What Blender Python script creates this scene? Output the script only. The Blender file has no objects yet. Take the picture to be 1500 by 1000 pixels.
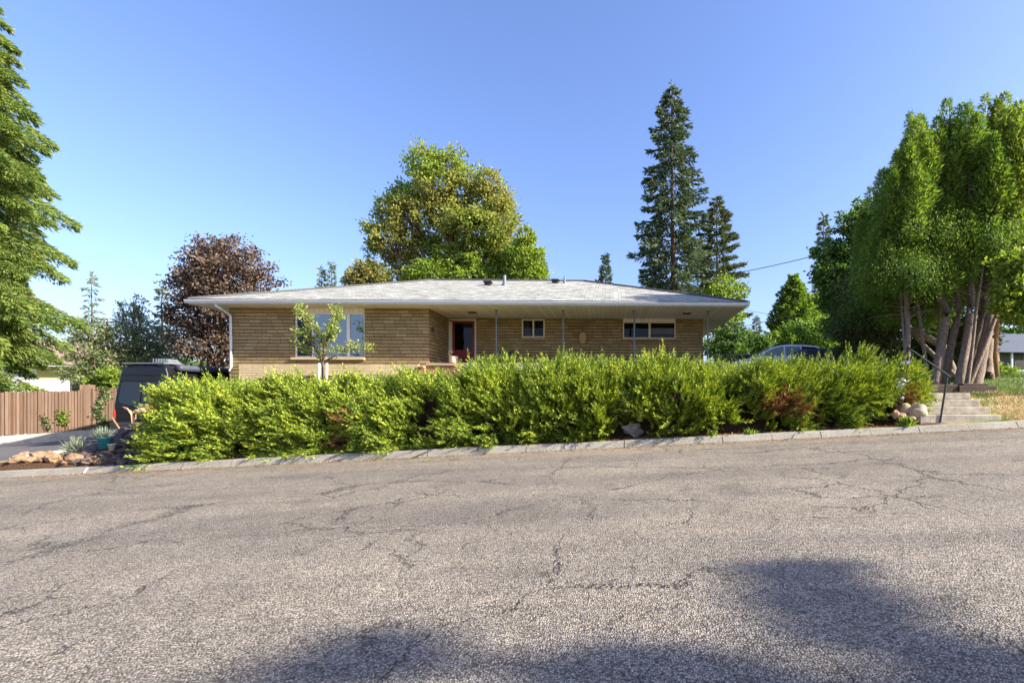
import bpy, bmesh, math, random
import numpy as np
from mathutils import Vector, Matrix, noise as mnoise

random.seed(7)
RNG = np.random.default_rng(11)
sc = bpy.context.scene
COL = sc.collection
F, CX, CY, EYE = 708.0, 915.0, 585.0, 1.5        # lens in photo pixels, principal point, eye height
SUN_EL, SUN_OFF = math.radians(30.5), math.radians(11)

def at(px, py, Y):
    """world point that stands Y metres in front of the camera's plane"""
    return Vector(((px - CX) / F * Y, Y, EYE + (CY - py) / F * Y))

# ------------------------------------------------------------------ materials
def new_mat(name):
    m = bpy.data.materials.new(name); m.use_nodes = True
    nt = m.node_tree; nt.nodes.clear()
    out = nt.nodes.new('ShaderNodeOutputMaterial')
    return m, nt, out

def N(nt, typ, **kw):
    n = nt.nodes.new(typ)
    for k, v in kw.items():
        if k.startswith('i_'):
            n.inputs[k[2:].replace('_', ' ')].default_value = v
        else:
            setattr(n, k, v)
    return n

def ramp(nt, fac, stops, interp='LINEAR'):
    r = nt.nodes.new('ShaderNodeValToRGB'); r.color_ramp.interpolation = interp
    e = r.color_ramp.elements
    while len(e) < len(stops): e.new(0.5)
    for el, (p, c) in zip(e, stops):
        el.position = p; el.color = (*c, 1) if len(c) == 3 else c
    nt.links.new(fac, r.inputs[0])
    return r.outputs[0]

def mixc(nt, fac, a, b, mode='MIX'):
    m = nt.nodes.new('ShaderNodeMix'); m.data_type = 'RGBA'; m.blend_type = mode
    for s, v in ((0, fac), (6, a), (7, b)):
        if hasattr(v, 'is_linked'): nt.links.new(v, m.inputs[s])
        else: m.inputs[s].default_value = v if s == 0 else ((*v, 1) if len(v) == 3 else v)
    return m.outputs[2]

def math_(nt, op, a, b=None, c=None):
    m = nt.nodes.new('ShaderNodeMath'); m.operation = op
    for i, v in enumerate((a, b, c)):
        if v is None: continue
        if hasattr(v, 'is_linked'): nt.links.new(v, m.inputs[i])
        else: m.inputs[i].default_value = v
    return m.outputs[0]

def coords(nt, kind='Object', scale=None):
    tc = nt.nodes.new('ShaderNodeTexCoord'); o = tc.outputs[kind]
    if scale:
        mp = nt.nodes.new('ShaderNodeMapping'); mp.inputs['Scale'].default_value = scale
        nt.links.new(o, mp.inputs[0]); o = mp.outputs[0]
    return o

def noise(nt, vec, scale, detail=4, rough=.55, dist=0):
    n = nt.nodes.new('ShaderNodeTexNoise')
    n.inputs['Scale'].default_value = scale; n.inputs['Detail'].default_value = detail
    n.inputs['Roughness'].default_value = rough; n.inputs['Distortion'].default_value = dist
    if vec is not None: nt.links.new(vec, n.inputs['Vector'])
    return n

def surf(nt, out, color, rough=.6, metal=0, spec=.4, bump=None, bstr=.3, bdist=.02):
    b = nt.nodes.new('ShaderNodeBsdfPrincipled')
    for k, v in (('Base Color', color), ('Roughness', rough), ('Metallic', metal), ('Specular IOR Level', spec)):
        if hasattr(v, 'is_linked'): nt.links.new(v, b.inputs[k])
        else: b.inputs[k].default_value = (*v, 1) if isinstance(v, tuple) and len(v) == 3 else v
    if bump is not None:
        bn = nt.nodes.new('ShaderNodeBump'); bn.inputs['Strength'].default_value = bstr
        bn.inputs['Distance'].default_value = bdist
        nt.links.new(bump, bn.inputs['Height']); nt.links.new(bn.outputs[0], b.inputs['Normal'])
    nt.links.new(b.outputs[0], out.inputs[0])
    return b

def plain(name, col, rough=.6, metal=0, var=.15, nscale=6, spec=.4, bstr=.1, bdist=.01):
    m, nt, out = new_mat(name)
    n = noise(nt, coords(nt), nscale, 5)
    a = tuple(c * (1 - var) for c in col); b = tuple(min(1, c * (1 + var)) for c in col)
    surf(nt, out, ramp(nt, n.outputs[0], [(.3, a), (.7, b)]), rough, metal, spec, n.outputs[0], bstr, bdist)
    return m

def leafmat(name, dark, mid, tip, trans=.35, nscale=.8, tipcut=.62, alt=None, altcut=.6, altscale=.25, rough=.55):
    """leaf colours vary from leaf to leaf and from bough to bough"""
    m, nt, out = new_mat(name)
    g = nt.nodes.new('ShaderNodeNewGeometry')
    co = coords(nt)
    n = noise(nt, co, nscale, 3)
    f = math_(nt, 'ADD', math_(nt, 'MULTIPLY', g.outputs['Random Per Island'], .6), math_(nt, 'MULTIPLY', n.outputs[0], .5))
    c = ramp(nt, f, [(.15, dark), (.5, mid), (tipcut + .2, tip)])
    if alt:
        n2 = noise(nt, co, altscale, 2)
        fa = ramp(nt, n2.outputs[0], [(altcut - .09, (0, 0, 0)), (altcut + .06, (1, 1, 1))])
        ra = ramp(nt, g.outputs['Random Per Island'], [(0, tuple(x * .6 for x in alt)), (1, tuple(x * 1.25 for x in alt))])
        c = mixc(nt, fa, c, ra)
    b = nt.nodes.new('ShaderNodeBsdfPrincipled'); b.inputs['Roughness'].default_value = rough
    b.inputs['Specular IOR Level'].default_value = .3
    t = nt.nodes.new('ShaderNodeBsdfTranslucent'); mx = nt.nodes.new('ShaderNodeMixShader')
    mx.inputs[0].default_value = trans
    nt.links.new(c, b.inputs['Base Color'])
    hs = nt.nodes.new('ShaderNodeHueSaturation'); hs.inputs['Value'].default_value = 1.25; hs.inputs['Saturation'].default_value = 1.1
    nt.links.new(c, hs.inputs['Color']); nt.links.new(hs.outputs[0], t.inputs[0])
    nt.links.new(b.outputs[0], mx.inputs[1]); nt.links.new(t.outputs[0], mx.inputs[2]); nt.links.new(mx.outputs[0], out.inputs[0])
    return m

def barkmat(name, a, b, stretch=(6, 6, .8)):
    m, nt, out = new_mat(name)
    co = coords(nt, 'Object', stretch)
    n = noise(nt, co, 3, 6, .7)
    surf(nt, out, ramp(nt, n.outputs[0], [(.3, a), (.7, b)]), .9, 0, .2, n.outputs[0], .8, .04)
    return m

def brickmat(name, c1, c2, mortar, bw, rh, ms=.012, bump=.6, warm=None):
    m, nt, out = new_mat(name)
    tc = nt.nodes.new('ShaderNodeTexCoord'); sp = nt.nodes.new('ShaderNodeSeparateXYZ')
    nt.links.new(tc.outputs['Object'], sp.inputs[0])
    cb = nt.nodes.new('ShaderNodeCombineXYZ')
    nt.links.new(math_(nt, 'ADD', sp.outputs[0], sp.outputs[1]), cb.inputs[0]); nt.links.new(sp.outputs[2], cb.inputs[1])
    nz = noise(nt, tc.outputs['Object'], 1.3, 4)
    br = nt.nodes.new('ShaderNodeTexBrick')
    br.inputs['Scale'].default_value = 1; br.inputs['Brick Width'].default_value = bw; br.inputs['Row Height'].default_value = rh
    br.inputs['Mortar Size'].default_value = ms; br.inputs['Mortar Smooth'].default_value = .5; br.inputs['Bias'].default_value = 0
    br.offset = .5
    br.inputs['Color1'].default_value = (*c1, 1); br.inputs['Color2'].default_value = (*c2, 1); br.inputs['Mortar'].default_value = (*mortar, 1)
    nt.links.new(cb.outputs[0], br.inputs['Vector'])
    cb2 = nt.nodes.new('ShaderNodeMapping'); cb2.inputs['Scale'].default_value = (1.6, 14, 1)
    nt.links.new(cb.outputs[0], cb2.inputs[0])
    n2 = noise(nt, cb2.outputs[0], 2.2, 6, .7)
    c = mixc(nt, .6, br.outputs[0], ramp(nt, n2.outputs[0], [(.25, (.55, .55, .55)), (.75, (1.3, 1.3, 1.3))]), 'MULTIPLY')
    c = mixc(nt, .5, c, ramp(nt, nz.outputs[0], [(.3, (.75, .74, .72)), (.7, (1.2, 1.2, 1.2))]), 'MULTIPLY')
    h = math_(nt, 'ADD', math_(nt, 'MULTIPLY', br.outputs[1], -1.0), math_(nt, 'MULTIPLY', n2.outputs[0], .8))
    surf(nt, out, c, .75, 0, .3, h, bump, .02)
    return m

M = {}
M['leaf_juniper'] = leafmat('juniper sprays', (.025, .055, .01), (.12, .2, .02), (.46, .5, .045), .2, 1.1, .58)
M['leaf_dead'] = leafmat('dead juniper sprays', (.09, .04, .015), (.25, .11, .035), (.42, .24, .09), .2, 2)
M['twig'] = barkmat('twig', (.06, .035, .02), (.16, .1, .06))
M['spruce'] = leafmat('spruce needles', (.05, .1, .03), (.15, .225, .05), (.32, .37, .08), .35, .6)
M['far_spruce'] = leafmat('dark spruce needles', (.025, .05, .03), (.065, .1, .052), (.15, .18, .07), .25, .5)
M['pine'] = leafmat('pine needles', (.03, .05, .022), (.075, .1, .035), (.18, .19, .06), .2, .5)
M['cone'] = plain('spruce cone', (.45, .25, .1), .7)
M['maple'] = leafmat('purple maple leaves', (.03, .022, .018), (.1, .066, .05), (.22, .15, .095), .25, .5)
M['ash'] = leafmat('ash leaves', (.055, .105, .02), (.17, .26, .035), (.34, .42, .06), .45, .35, .6, alt=(.31, .31, .075), altcut=.53, altscale=.16)
M['yellowleaf'] = leafmat('yellowing leaves', (.09, .1, .03), (.2, .2, .05), (.33, .28, .09), .35, .5)
M['green'] = leafmat('green leaves', (.03, .07, .02), (.08, .15, .03), (.2, .28, .05), .35, .5)
M['bright'] = leafmat('bright green leaves', (.07, .12, .02), (.16, .24, .03), (.33, .4, .06), .4, .5)
M['dusty'] = leafmat('dusty green leaves', (.06, .09, .04), (.14, .18, .07), (.28, .31, .13), .3, .6)
M['silver'] = leafmat('silver green leaves', (.07, .1, .07), (.16, .2, .12), (.3, .34, .2), .3, .6)
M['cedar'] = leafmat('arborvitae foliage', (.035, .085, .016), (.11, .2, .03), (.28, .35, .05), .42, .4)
M['cypress'] = leafmat('dull cypress foliage', (.03, .045, .015), (.06, .08, .025), (.12, .12, .04), .2, .5)
M['apple'] = leafmat('apple leaves', (.1, .15, .03), (.24, .3, .06), (.42, .46, .12), .4, 3)
M['fescue'] = leafmat('blue grass blades', (.1, .14, .1), (.22, .28, .2), (.45, .45, .3), .2, 5)
M['straw'] = leafmat('dry grass blades', (.2, .14, .06), (.38, .28, .13), (.55, .44, .22), .3, 2, alt=(.13, .2, .03), altcut=.56, altscale=.7)
M['lawnblade'] = leafmat('lawn blades', (.04, .08, .02), (.09, .16, .03), (.17, .24, .06), .3, 1)
M['petal'] = plain('pale petals', (.75, .68, .78), .6)
M['bark_grey'] = barkmat('grey stringy bark', (.09, .064, .048), (.36, .27, .205), (9, 9, .6))
M['bark_brown'] = barkmat('brown bark', (.07, .045, .03), (.2, .13, .09))
M['bark_orange'] = barkmat('orange bark', (.2, .1, .05), (.45, .25, .13))
def romanbrick():
    m, nt, out = new_mat('long tan brick')
    tc = nt.nodes.new('ShaderNodeTexCoord'); sp = nt.nodes.new('ShaderNodeSeparateXYZ'); nt.links.new(tc.outputs['Object'], sp.inputs[0])
    wob = noise(nt, tc.outputs['Object'], 1.6, 2)
    rowf = math_(nt, 'DIVIDE', math_(nt, 'ADD', sp.outputs[2], math_(nt, 'MULTIPLY', wob.outputs[0], .02)), .132)
    row = math_(nt, 'FLOOR', rowf); fz_ = math_(nt, 'FRACT', rowf)
    rn = nt.nodes.new('ShaderNodeTexWhiteNoise'); rn.noise_dimensions = '1D'; nt.links.new(row, rn.inputs['W'])
    xf = math_(nt, 'ADD', math_(nt, 'DIVIDE', math_(nt, 'ADD', sp.outputs[0], sp.outputs[1]), .43), math_(nt, 'MULTIPLY', rn.outputs[0], 3.7))
    cb = nt.nodes.new('ShaderNodeCombineXYZ'); nt.links.new(math_(nt, 'FLOOR', xf), cb.inputs[0]); nt.links.new(row, cb.inputs[1])
    wn = nt.nodes.new('ShaderNodeTexWhiteNoise'); wn.noise_dimensions = '2D'; nt.links.new(cb.outputs[0], wn.inputs['Vector'])
    base = ramp(nt, wn.outputs[0], [(0, (.28, .195, .085)), (.5, (.34, .24, .108)), (1, (.41, .295, .145))])
    st = noise(nt, coords(nt, 'Object', (3, 3, 26)), 1.5, 5, .7)
    base = mixc(nt, .7, base, ramp(nt, st.outputs[0], [(.25, (.6, .6, .6)), (.75, (1.3, 1.3, 1.3))]), 'MULTIPLY')
    big = noise(nt, tc.outputs['Object'], .7, 4)
    base = mixc(nt, .5, base, ramp(nt, big.outputs[0], [(.3, (.78, .77, .74)), (.7, (1.2, 1.2, 1.2))]), 'MULTIPLY')
    groove = ramp(nt, fz_, [(0, (0, 0, 0)), (.08, (.1, .1, .1)), (.26, (1, 1, 1)), (.93, (1, 1, 1)), (1, (.3, .3, .3))])  # raked joints, with the shadow line of each course darkened into the colour
    vj = ramp(nt, math_(nt, 'ABSOLUTE', math_(nt, 'SUBTRACT', math_(nt, 'FRACT', xf), .5)), [(.47, (1, 1, 1)), (.488, (.3, .3, .3))])
    c = mixc(nt, groove, (.085, .063, .035), base); c = mixc(nt, .8, c, vj, 'MULTIPLY')
    h = math_(nt, 'ADD', math_(nt, 'MULTIPLY', groove, 1.0), math_(nt, 'MULTIPLY', st.outputs[0], .5))
    surf(nt, out, c, .7, 0, .3, h, .9, .03)
    return m
M['brick'] = romanbrick()
M['brick_lit'] = brickmat('sunlit tan brick', (.72, .54, .3), (.62, .46, .25), (.4, .31, .19), .4, .1, .012, .5)  # the tan brick again, paled so planter wall and sill look sunlit
M['brick_red'] = brickmat('red brick', (.42, .17, .09), (.34, .13, .07), (.35, .28, .2), .22, .075, .01, .5)
M['white'] = plain('white painted trim', (.72, .71, .68), .45, 0, .05)
M['cream'] = plain('cream painted frame', (.66, .6, .46), .5, 0, .06)
M['gutter'] = plain('grey white gutter', (.62, .63, .62), .35, .0, .06)
M['blackedge'] = plain('dark drip edge', (.03, .028, .027), .6)
M['steel'] = plain('galvanised post', (.16, .18, .2), .5, .3, .1)
M['darkmetal'] = plain('dark metal', (.05, .048, .045), .45, .3, .2)
M['red'] = plain('dark red door paint', (.22, .012, .02), .4, 0, .12)
M['concrete'] = plain('concrete', (.36, .335, .29), .85, 0, .18, 3, .3, .3, .01)
M['curtain'] = plain('sheer curtain', (.12, .16, .22), .8, 0, .08)  # blue tone stands in for the sky reflected in the picture window
M['blind'] = plain('olive blind', (.5, .5, .3), .8)
M['beige_curtain'] = plain('beige curtain', (.4, .36, .25), .8)
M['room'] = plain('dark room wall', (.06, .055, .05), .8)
M['rubber'] = plain('black rubber', (.02, .02, .02), .8)
M['chrome'] = plain('chrome', (.7, .7, .7), .15, 1, .03)
M['wicker'] = plain('tan wicker', (.68, .46, .22), .75, 0, .25, 40)
M['teal'] = plain('teal plastic', (.03, .2, .22), .45)
M['lightplastic'] = plain('beige plastic', (.6, .55, .42), .5)
M['vanpaint'] = plain('black van paint', (.010, .010, .011), .25, 0, .1, 2, .3, 0)
M['whitepaint'] = plain('white car paint', (.86, .87, .88), .25, 0, .04, 2, .6, 0)
M['redpaint'] = plain('red trailer paint', (.3, .02, .03), .3, 0, .08)
M['tarp'] = plain('dark tarp', (.05, .055, .08), .55, 0, .2)
M['redlens'] = plain('red lens', (.5, .03, .02), .2)
M['amber'] = plain('orange lens', (.6, .2, .03), .2)
M['hose'] = plain('tan hose', (.5, .3, .16), .5)

def glassmat(name, refl, tint):
    m, nt, out = new_mat(name)
    t = nt.nodes.new('ShaderNodeBsdfTransparent'); t.inputs[0].default_value = (*tint, 1)
    g = nt.nodes.new('ShaderNodeBsdfGlossy'); g.inputs['Roughness'].default_value = .01
    n = noise(nt, coords(nt), 1.1, 1)
    bn = nt.nodes.new('ShaderNodeBump'); bn.inputs['Strength'].default_value = .02; nt.links.new(n.outputs[0], bn.inputs['Height'])
    nt.links.new(bn.outputs[0], g.inputs['Normal'])
    mx = nt.nodes.new('ShaderNodeMixShader'); mx.inputs[0].default_value = refl
    nt.links.new(t.outputs[0], mx.inputs[1]); nt.links.new(g.outputs[0], mx.inputs[2]); nt.links.new(mx.outputs[0], out.inputs[0])
    return m
M['glass'] = glassmat('window glass', .26, (.4, .46, .55))
M['screen'] = glassmat('screened window glass', .035, (.3, .3, .3))
M['glass_dark'] = glassmat('tinted glass', .03, (.2, .16, .16))
M['glass_porch'] = glassmat('porch glass', .018, (.6, .6, .55))

def carglass():
    m, nt, out = new_mat('car glass')
    surf(nt, out, (.006, .007, .008), .03, 0, .6)
    return m
M['carglass'] = carglass()

def shingles():
    m, nt, out = new_mat('asphalt shingles')
    tc = nt.nodes.new('ShaderNodeTexCoord')
    br = nt.nodes.new('ShaderNodeTexBrick'); br.offset = .37; br.offset_frequency = 2
    br.inputs['Scale'].default_value = 1; br.inputs['Brick Width'].default_value = .34; br.inputs['Row Height'].default_value = .17
    br.inputs['Mortar Size'].default_value = .011; br.inputs['Mortar Smooth'].default_value = .3
    br.inputs['Color1'].default_value = (.225, .222, .195, 1); br.inputs['Color2'].default_value = (.42, .415, .37, 1); br.inputs['Mortar'].default_value = (.1, .1, .1, 1)
    nt.links.new(tc.outputs['UV'], br.inputs['Vector'])
    v = noise(nt, coords(nt, 'UV', (2.2, 6.8, 1)), 1.0, 3, .7)
    n = noise(nt, tc.outputs['UV'], 60, 3)
    c = mixc(nt, .7, br.outputs[0], ramp(nt, v.outputs[0], [(.3, (.62, .62, .62)), (.7, (1.3, 1.29, 1.27))]), 'MULTIPLY')
    c = mixc(nt, .5, c, ramp(nt, n.outputs[0], [(.3, (.7, .7, .7)), (.7, (1.2, 1.2, 1.2))]), 'MULTIPLY')
    # each course thickens towards its lower edge
    sp = nt.nodes.new('ShaderNodeSeparateXYZ'); nt.links.new(tc.outputs['UV'], sp.inputs[0])
    st = math_(nt, 'FRACT', math_(nt, 'DIVIDE', sp.outputs[1], .17))
    h = math_(nt, 'ADD', math_(nt, 'MULTIPLY', st, -1.0), math_(nt, 'MULTIPLY', v.outputs[0], .5))
    surf(nt, out, c, .9, 0, .2, h, .6, .02)
    return m
M['shingle'] = shingles()

def soffitmat():
    m, nt, out = new_mat('soffit boards')
    tc = nt.nodes.new('ShaderNodeTexCoord'); sp = nt.nodes.new('ShaderNodeSeparateXYZ'); nt.links.new(tc.outputs['Object'], sp.inputs[0])
    d = math_(nt, 'DIVIDE', sp.outputs[0], .19)
    fr = math_(nt, 'FRACT', d); fl = math_(nt, 'FLOOR', d)
    wn = nt.nodes.new('ShaderNodeTexWhiteNoise'); wn.noise_dimensions = '1D'; nt.links.new(fl, wn.inputs['W'])
    base = ramp(nt, wn.outputs[0], [(0, (.76, .67, .53)), (1, (.88, .79, .65))])
    groove = ramp(nt, fr, [(0, (.45, .45, .45)), (.1, (1, 1, 1))])
    c = mixc(nt, 1, base, groove, 'MULTIPLY')
    surf(nt, out, c, .6, 0, .3, groove, .5, .01)
    return m
M['soffit'] = soffitmat()

def roadmat():
    m, nt, out = new_mat('chip sealed asphalt')
    co = coords(nt)
    v = N(nt, 'ShaderNodeTexVoronoi', feature='F1'); v.inputs['Scale'].default_value = 76; nt.links.new(co, v.inputs['Vector'])
    sp = nt.nodes.new('ShaderNodeSeparateColor'); nt.links.new(v.outputs['Color'], sp.inputs[0])
    stone = ramp(nt, sp.outputs[0], [(0, (.1, .09, .078)), (.3, (.205, .185, .158)), (.65, (.3, .272, .23)), (1, (.46, .42, .36))])
    warm = mixc(nt, sp.outputs[1], stone, (1.08, .98, .88), 'MULTIPLY')
    gap = ramp(nt, v.outputs['Distance'], [(.35, (1.04, 1.04, 1.04)), (.75, (.45, .45, .45))])
    c = mixc(nt, 1, warm, gap, 'MULTIPLY')
    # wear: tyre bands run along the street, plus patches
    s2 = nt.nodes.new('ShaderNodeMapping'); s2.inputs['Scale'].default_value = (.05, .55, 1); nt.links.new(co, s2.inputs[0])
    w1 = noise(nt, s2.outputs[0], 1.6, 3, .6, .6)
    c = mixc(nt, .8, c, ramp(nt, w1.outputs[0], [(.3, (.7, .7, .72)), (.5, (1.0, 1.0, 1.0)), (.68, (1.22, 1.19, 1.13))]), 'MULTIPLY')
    w2 = noise(nt, co, .55, 6, .7)
    c = mixc(nt, .7, c, ramp(nt, w2.outputs[0], [(.3, (.72, .72, .74)), (.7, (1.2, 1.19, 1.17))]), 'MULTIPLY')
    w3 = noise(nt, co, 4.5, 4, .7)
    c = mixc(nt, .6, c, ramp(nt, w3.outputs[0], [(.25, (.72, .71, .7)), (.75, (1.2, 1.2, 1.18))]), 'MULTIPLY')
    # grit and dust collected along the kerb, darker wheel lanes, a few oil drips
    spr = nt.nodes.new('ShaderNodeSeparateXYZ'); nt.links.new(co, spr.inputs[0])
    wy = math_(nt, 'ADD', spr.outputs[1], math_(nt, 'MULTIPLY', math_(nt, 'SUBTRACT', w2.outputs[0], .5), 1.6))
    lane = ramp(nt, math_(nt, 'DIVIDE', wy, 12.0), [(0, (1, 1, 1)), (.36, (1.06, 1.05, 1.04)), (.47, (.9, .9, .9)), (.56, (1.06, 1.05, 1.03)), (.66, (.9, .89, .88)), (.78, (1.05, 1.04, 1.02)), (.9, (.97, .95, .92)), (.985, (1.12, 1.04, .92))])
    c = mixc(nt, .85, c, lane, 'MULTIPLY')
    oil = noise(nt, co, 1.15, 2, .4)
    c = mixc(nt, .45, c, ramp(nt, oil.outputs[0], [(.27, (.5, .5, .5)), (.34, (1, 1, 1))]), 'MULTIPLY')
    # cracks
    dn = noise(nt, co, 1.4, 5, .65)
    dv = nt.nodes.new('ShaderNodeVectorMath'); dv.operation = 'MULTIPLY_ADD'
    dv.inputs[1].default_value = (1.0, 1.0, 0); nt.links.new(dn.outputs['Color'], dv.inputs[0]); nt.links.new(co, dv.inputs[2])
    masks = []
    for scl, wid, cut in ((.42, .016, .47), (.95, .024, .54)):
        e = N(nt, 'ShaderNodeTexVoronoi', feature='DISTANCE_TO_EDGE'); e.inputs['Scale'].default_value = scl
        nt.links.new(dv.outputs[0], e.inputs['Vector'])
        line = ramp(nt, e.outputs['Distance'], [(wid * .35, (1, 1, 1)), (wid, (0, 0, 0))])
        mk = noise(nt, co, .33 + scl * .2, 3, .6)
        gx = ramp(nt, mk.outputs[0], [(cut - .03, (0, 0, 0)), (cut + .06, (1, 1, 1))])
        masks.append(math_(nt, 'MULTIPLY', line, gx))
    crack = math_(nt, 'MAXIMUM', masks[0], masks[1])
    nk = noise(nt, co, 26, 2)
    crack = math_(nt, 'MULTIPLY', crack, ramp(nt, nk.outputs[0], [(.35, (0, 0, 0)), (.6, (1, 1, 1))]))
    c = mixc(nt, math_(nt, 'MULTIPLY', crack, .8), c, (.035, .03, .026))
    h = math_(nt, 'SUBTRACT', math_(nt, 'MULTIPLY', v.outputs['Distance'], -1.0), math_(nt, 'MULTIPLY', crack, 2.0))
    surf(nt, out, c, .85, 0, .25, h, .85, .012)
    return m
M['road'] = roadmat()

def drivemat():
    m, nt, out = new_mat('driveway asphalt')
    co = coords(nt); n = noise(nt, co, 40, 3); n2 = noise(nt, co, .7, 5)
    c = ramp(nt, n.outputs[0], [(.3, (.07, .068, .068)), (.7, (.16, .155, .15))])
    c = mixc(nt, .8, c, ramp(nt, n2.outputs[0], [(.3, (.75, .75, .75)), (.7, (1.2, 1.2, 1.2))]), 'MULTIPLY')
    surf(nt, out, c, .85, 0, .25, n.outputs[0], .4, .01)
    return m
M['drive'] = drivemat()

def kerbmat():
    m, nt, out = new_mat('weathered kerb concrete')
    co = coords(nt); n = noise(nt, co, 22, 5, .7); n2 = noise(nt, co, 1.1, 5, .65)
    c = ramp(nt, n.outputs[0], [(.3, (.21, .19, .155)), (.7, (.35, .32, .265))])
    c = mixc(nt, .8, c, ramp(nt, n2.outputs[0], [(.3, (.7, .69, .67)), (.7, (1.15, 1.15, 1.15))]), 'MULTIPLY')
    sp = nt.nodes.new('ShaderNodeSeparateXYZ'); nt.links.new(co, sp.inputs[0])
    fr = math_(nt, 'ABSOLUTE', math_(nt, 'SUBTRACT', math_(nt, 'FRACT', math_(nt, 'DIVIDE', sp.outputs[0], 2.45)), .5))
    j = ramp(nt, fr, [(.002, (.4, .4, .4)), (.005, (1, 1, 1))])
    c = mixc(nt, 1, c, j, 'MULTIPLY')
    surf(nt, out, c, .9, 0, .2, n.outputs[0], .5, .01)
    return m
M['kerb'] = kerbmat()

def groundmat():
    m, nt, out = new_mat('soil grass and bark litter')
    co = coords(nt)
    at_ = N(nt, 'ShaderNodeAttribute', attribute_name='zone'); sp = nt.nodes.new('ShaderNodeSeparateColor'); nt.links.new(at_.outputs['Color'], sp.inputs[0])
    n = noise(nt, co, 9, 6, .7); n2 = noise(nt, co, .45, 5, .6); n3 = noise(nt, co, 45, 3)
    dry = ramp(nt, n.outputs[0], [(.25, (.2, .13, .06)), (.5, (.4, .29, .14)), (.8, (.55, .45, .26))])
    dry = mixc(nt, ramp(nt, n2.outputs[0], [(.5, (0, 0, 0)), (.62, (1, 1, 1))]), dry, (.13, .17, .035))
    mulch = ramp(nt, n3.outputs[0], [(.3, (.03, .018, .01)), (.55, (.1, .055, .03)), (.8, (.22, .13, .07))])
    lawn = ramp(nt, n.outputs[0], [(.3, (.045, .075, .018)), (.7, (.12, .17, .04))])
    c = mixc(nt, sp.outputs[0], dry, mulch)
    c = mixc(nt, sp.outputs[1], c, lawn)
    surf(nt, out, c, .95, 0, .15, n3.outputs[0], .6, .03)
    return m
M['ground'] = groundmat()

def rockmat(name, a, b, c_):
    m, nt, out = new_mat(name)
    oi = nt.nodes.new('ShaderNodeObjectInfo'); co = coords(nt)
    n = noise(nt, co, 5, 6, .7)
    c = ramp(nt, n.outputs[0], [(.25, a), (.5, b), (.78, c_)])
    c = mixc(nt, .6, c, ramp(nt, oi.outputs['Random'], [(0, (.7, .66, .62)), (1, (1.25, 1.2, 1.15))]), 'MULTIPLY')
    surf(nt, out, c, .9, 0, .25, n.outputs[0], .7, .04)
    return m
M['rock_tan'] = rockmat('tan lava rock', (.1, .06, .035), (.26, .165, .1), (.44, .32, .21))
M['rock_dark'] = rockmat('dark basalt', (.04, .032, .03), (.1, .08, .075), (.19, .15, .13))
M['rock_red'] = rockmat('reddish stone', (.25, .13, .07), (.45, .27, .17), (.62, .47, .36))
M['boulder'] = rockmat('smooth beige boulder', (.33, .25, .16), (.48, .38, .26), (.58, .48, .35))
M['rock_grey'] = rockmat('grey stone', (.15, .14, .12), (.28, .26, .22), (.4, .37, .32))

def fencemat():
    m, nt, out = new_mat('brown fence boards')
    tc = nt.nodes.new('ShaderNodeTexCoord')
    sp = nt.nodes.new('ShaderNodeSeparateXYZ'); nt.links.new(tc.outputs['Object'], sp.inputs[0])
    wn = nt.nodes.new('ShaderNodeTexWhiteNoise'); wn.noise_dimensions = '1D'
    nt.links.new(math_(nt, 'FLOOR', math_(nt, 'DIVIDE', sp.outputs[0], .14)), wn.inputs['W'])
    n = noise(nt, coords(nt, 'Object', (12, 12, .8)), 2, 5)
    c = ramp(nt, wn.outputs[0], [(0, (.115, .07, .046)), (1, (.19, .122, .084))])
    c = mixc(nt, .6, c, ramp(nt, n.outputs[0], [(.3, (.7, .7, .7)), (.7, (1.2, 1.2, 1.2))]), 'MULTIPLY')
    surf(nt, out, c, .85, 0, .2, n.outputs[0], .3, .01)
    return m
M['fence'] = fencemat()
M['block'] = plain('pale block wall', (.42, .38, .31), .9, 0, .2, 4)
M['timber'] = plain('dark timber', (.09, .06, .045), .9, 0, .3, 5)
M['stucco'] = plain('white stucco', (.8, .79, .76), .8, 0, .05)
M['cedar_sun'] = leafmat('sunlit arborvitae foliage', (.05, .1, .018), (.16, .235, .032), (.36, .41, .06), .42, .4)  # sunlight on the right-hand crowns put into a brighter, yellower foliage colour
M['greywall'] = plain('grey siding', (.2, .21, .21), .8, 0, .08)
M['yellowwall'] = plain('yellow siding', (.5, .43, .16), .8, 0, .06)
M['brownroof'] = plain('brown shingle roof', (.3, .2, .15), .9, 0, .18, 3)
M['greyroof'] = plain('blue grey roof', (.06, .075, .1), .85, 0, .15, 3)
M['stepstone'] = plain('sandy concrete', (.4, .345, .265), .9, 0, .3, 5, .2, .5, .015)
M['paintmark'] = plain('white paint mark', (.8, .8, .8), .7)

# ------------------------------------------------------------------ object helpers
def link(o, parent=None):
    COL.objects.link(o)
    if parent is not None: o.parent = parent
    return o

def tag(o, label=None, cat=None, group=None, kind=None):
    if label: o['label'] = label
    if cat: o['category'] = cat
    if group: o['group'] = group
    if kind: o['kind'] = kind
    return o

def empty(name, loc=(0, 0, 0), rz=0, label=None, cat=None, group=None):
    o = bpy.data.objects.new(name, None); o.location = loc; o.rotation_euler = (0, 0, rz)
    o.empty_display_size = .3
    link(o); return tag(o, label, cat, group)

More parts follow.
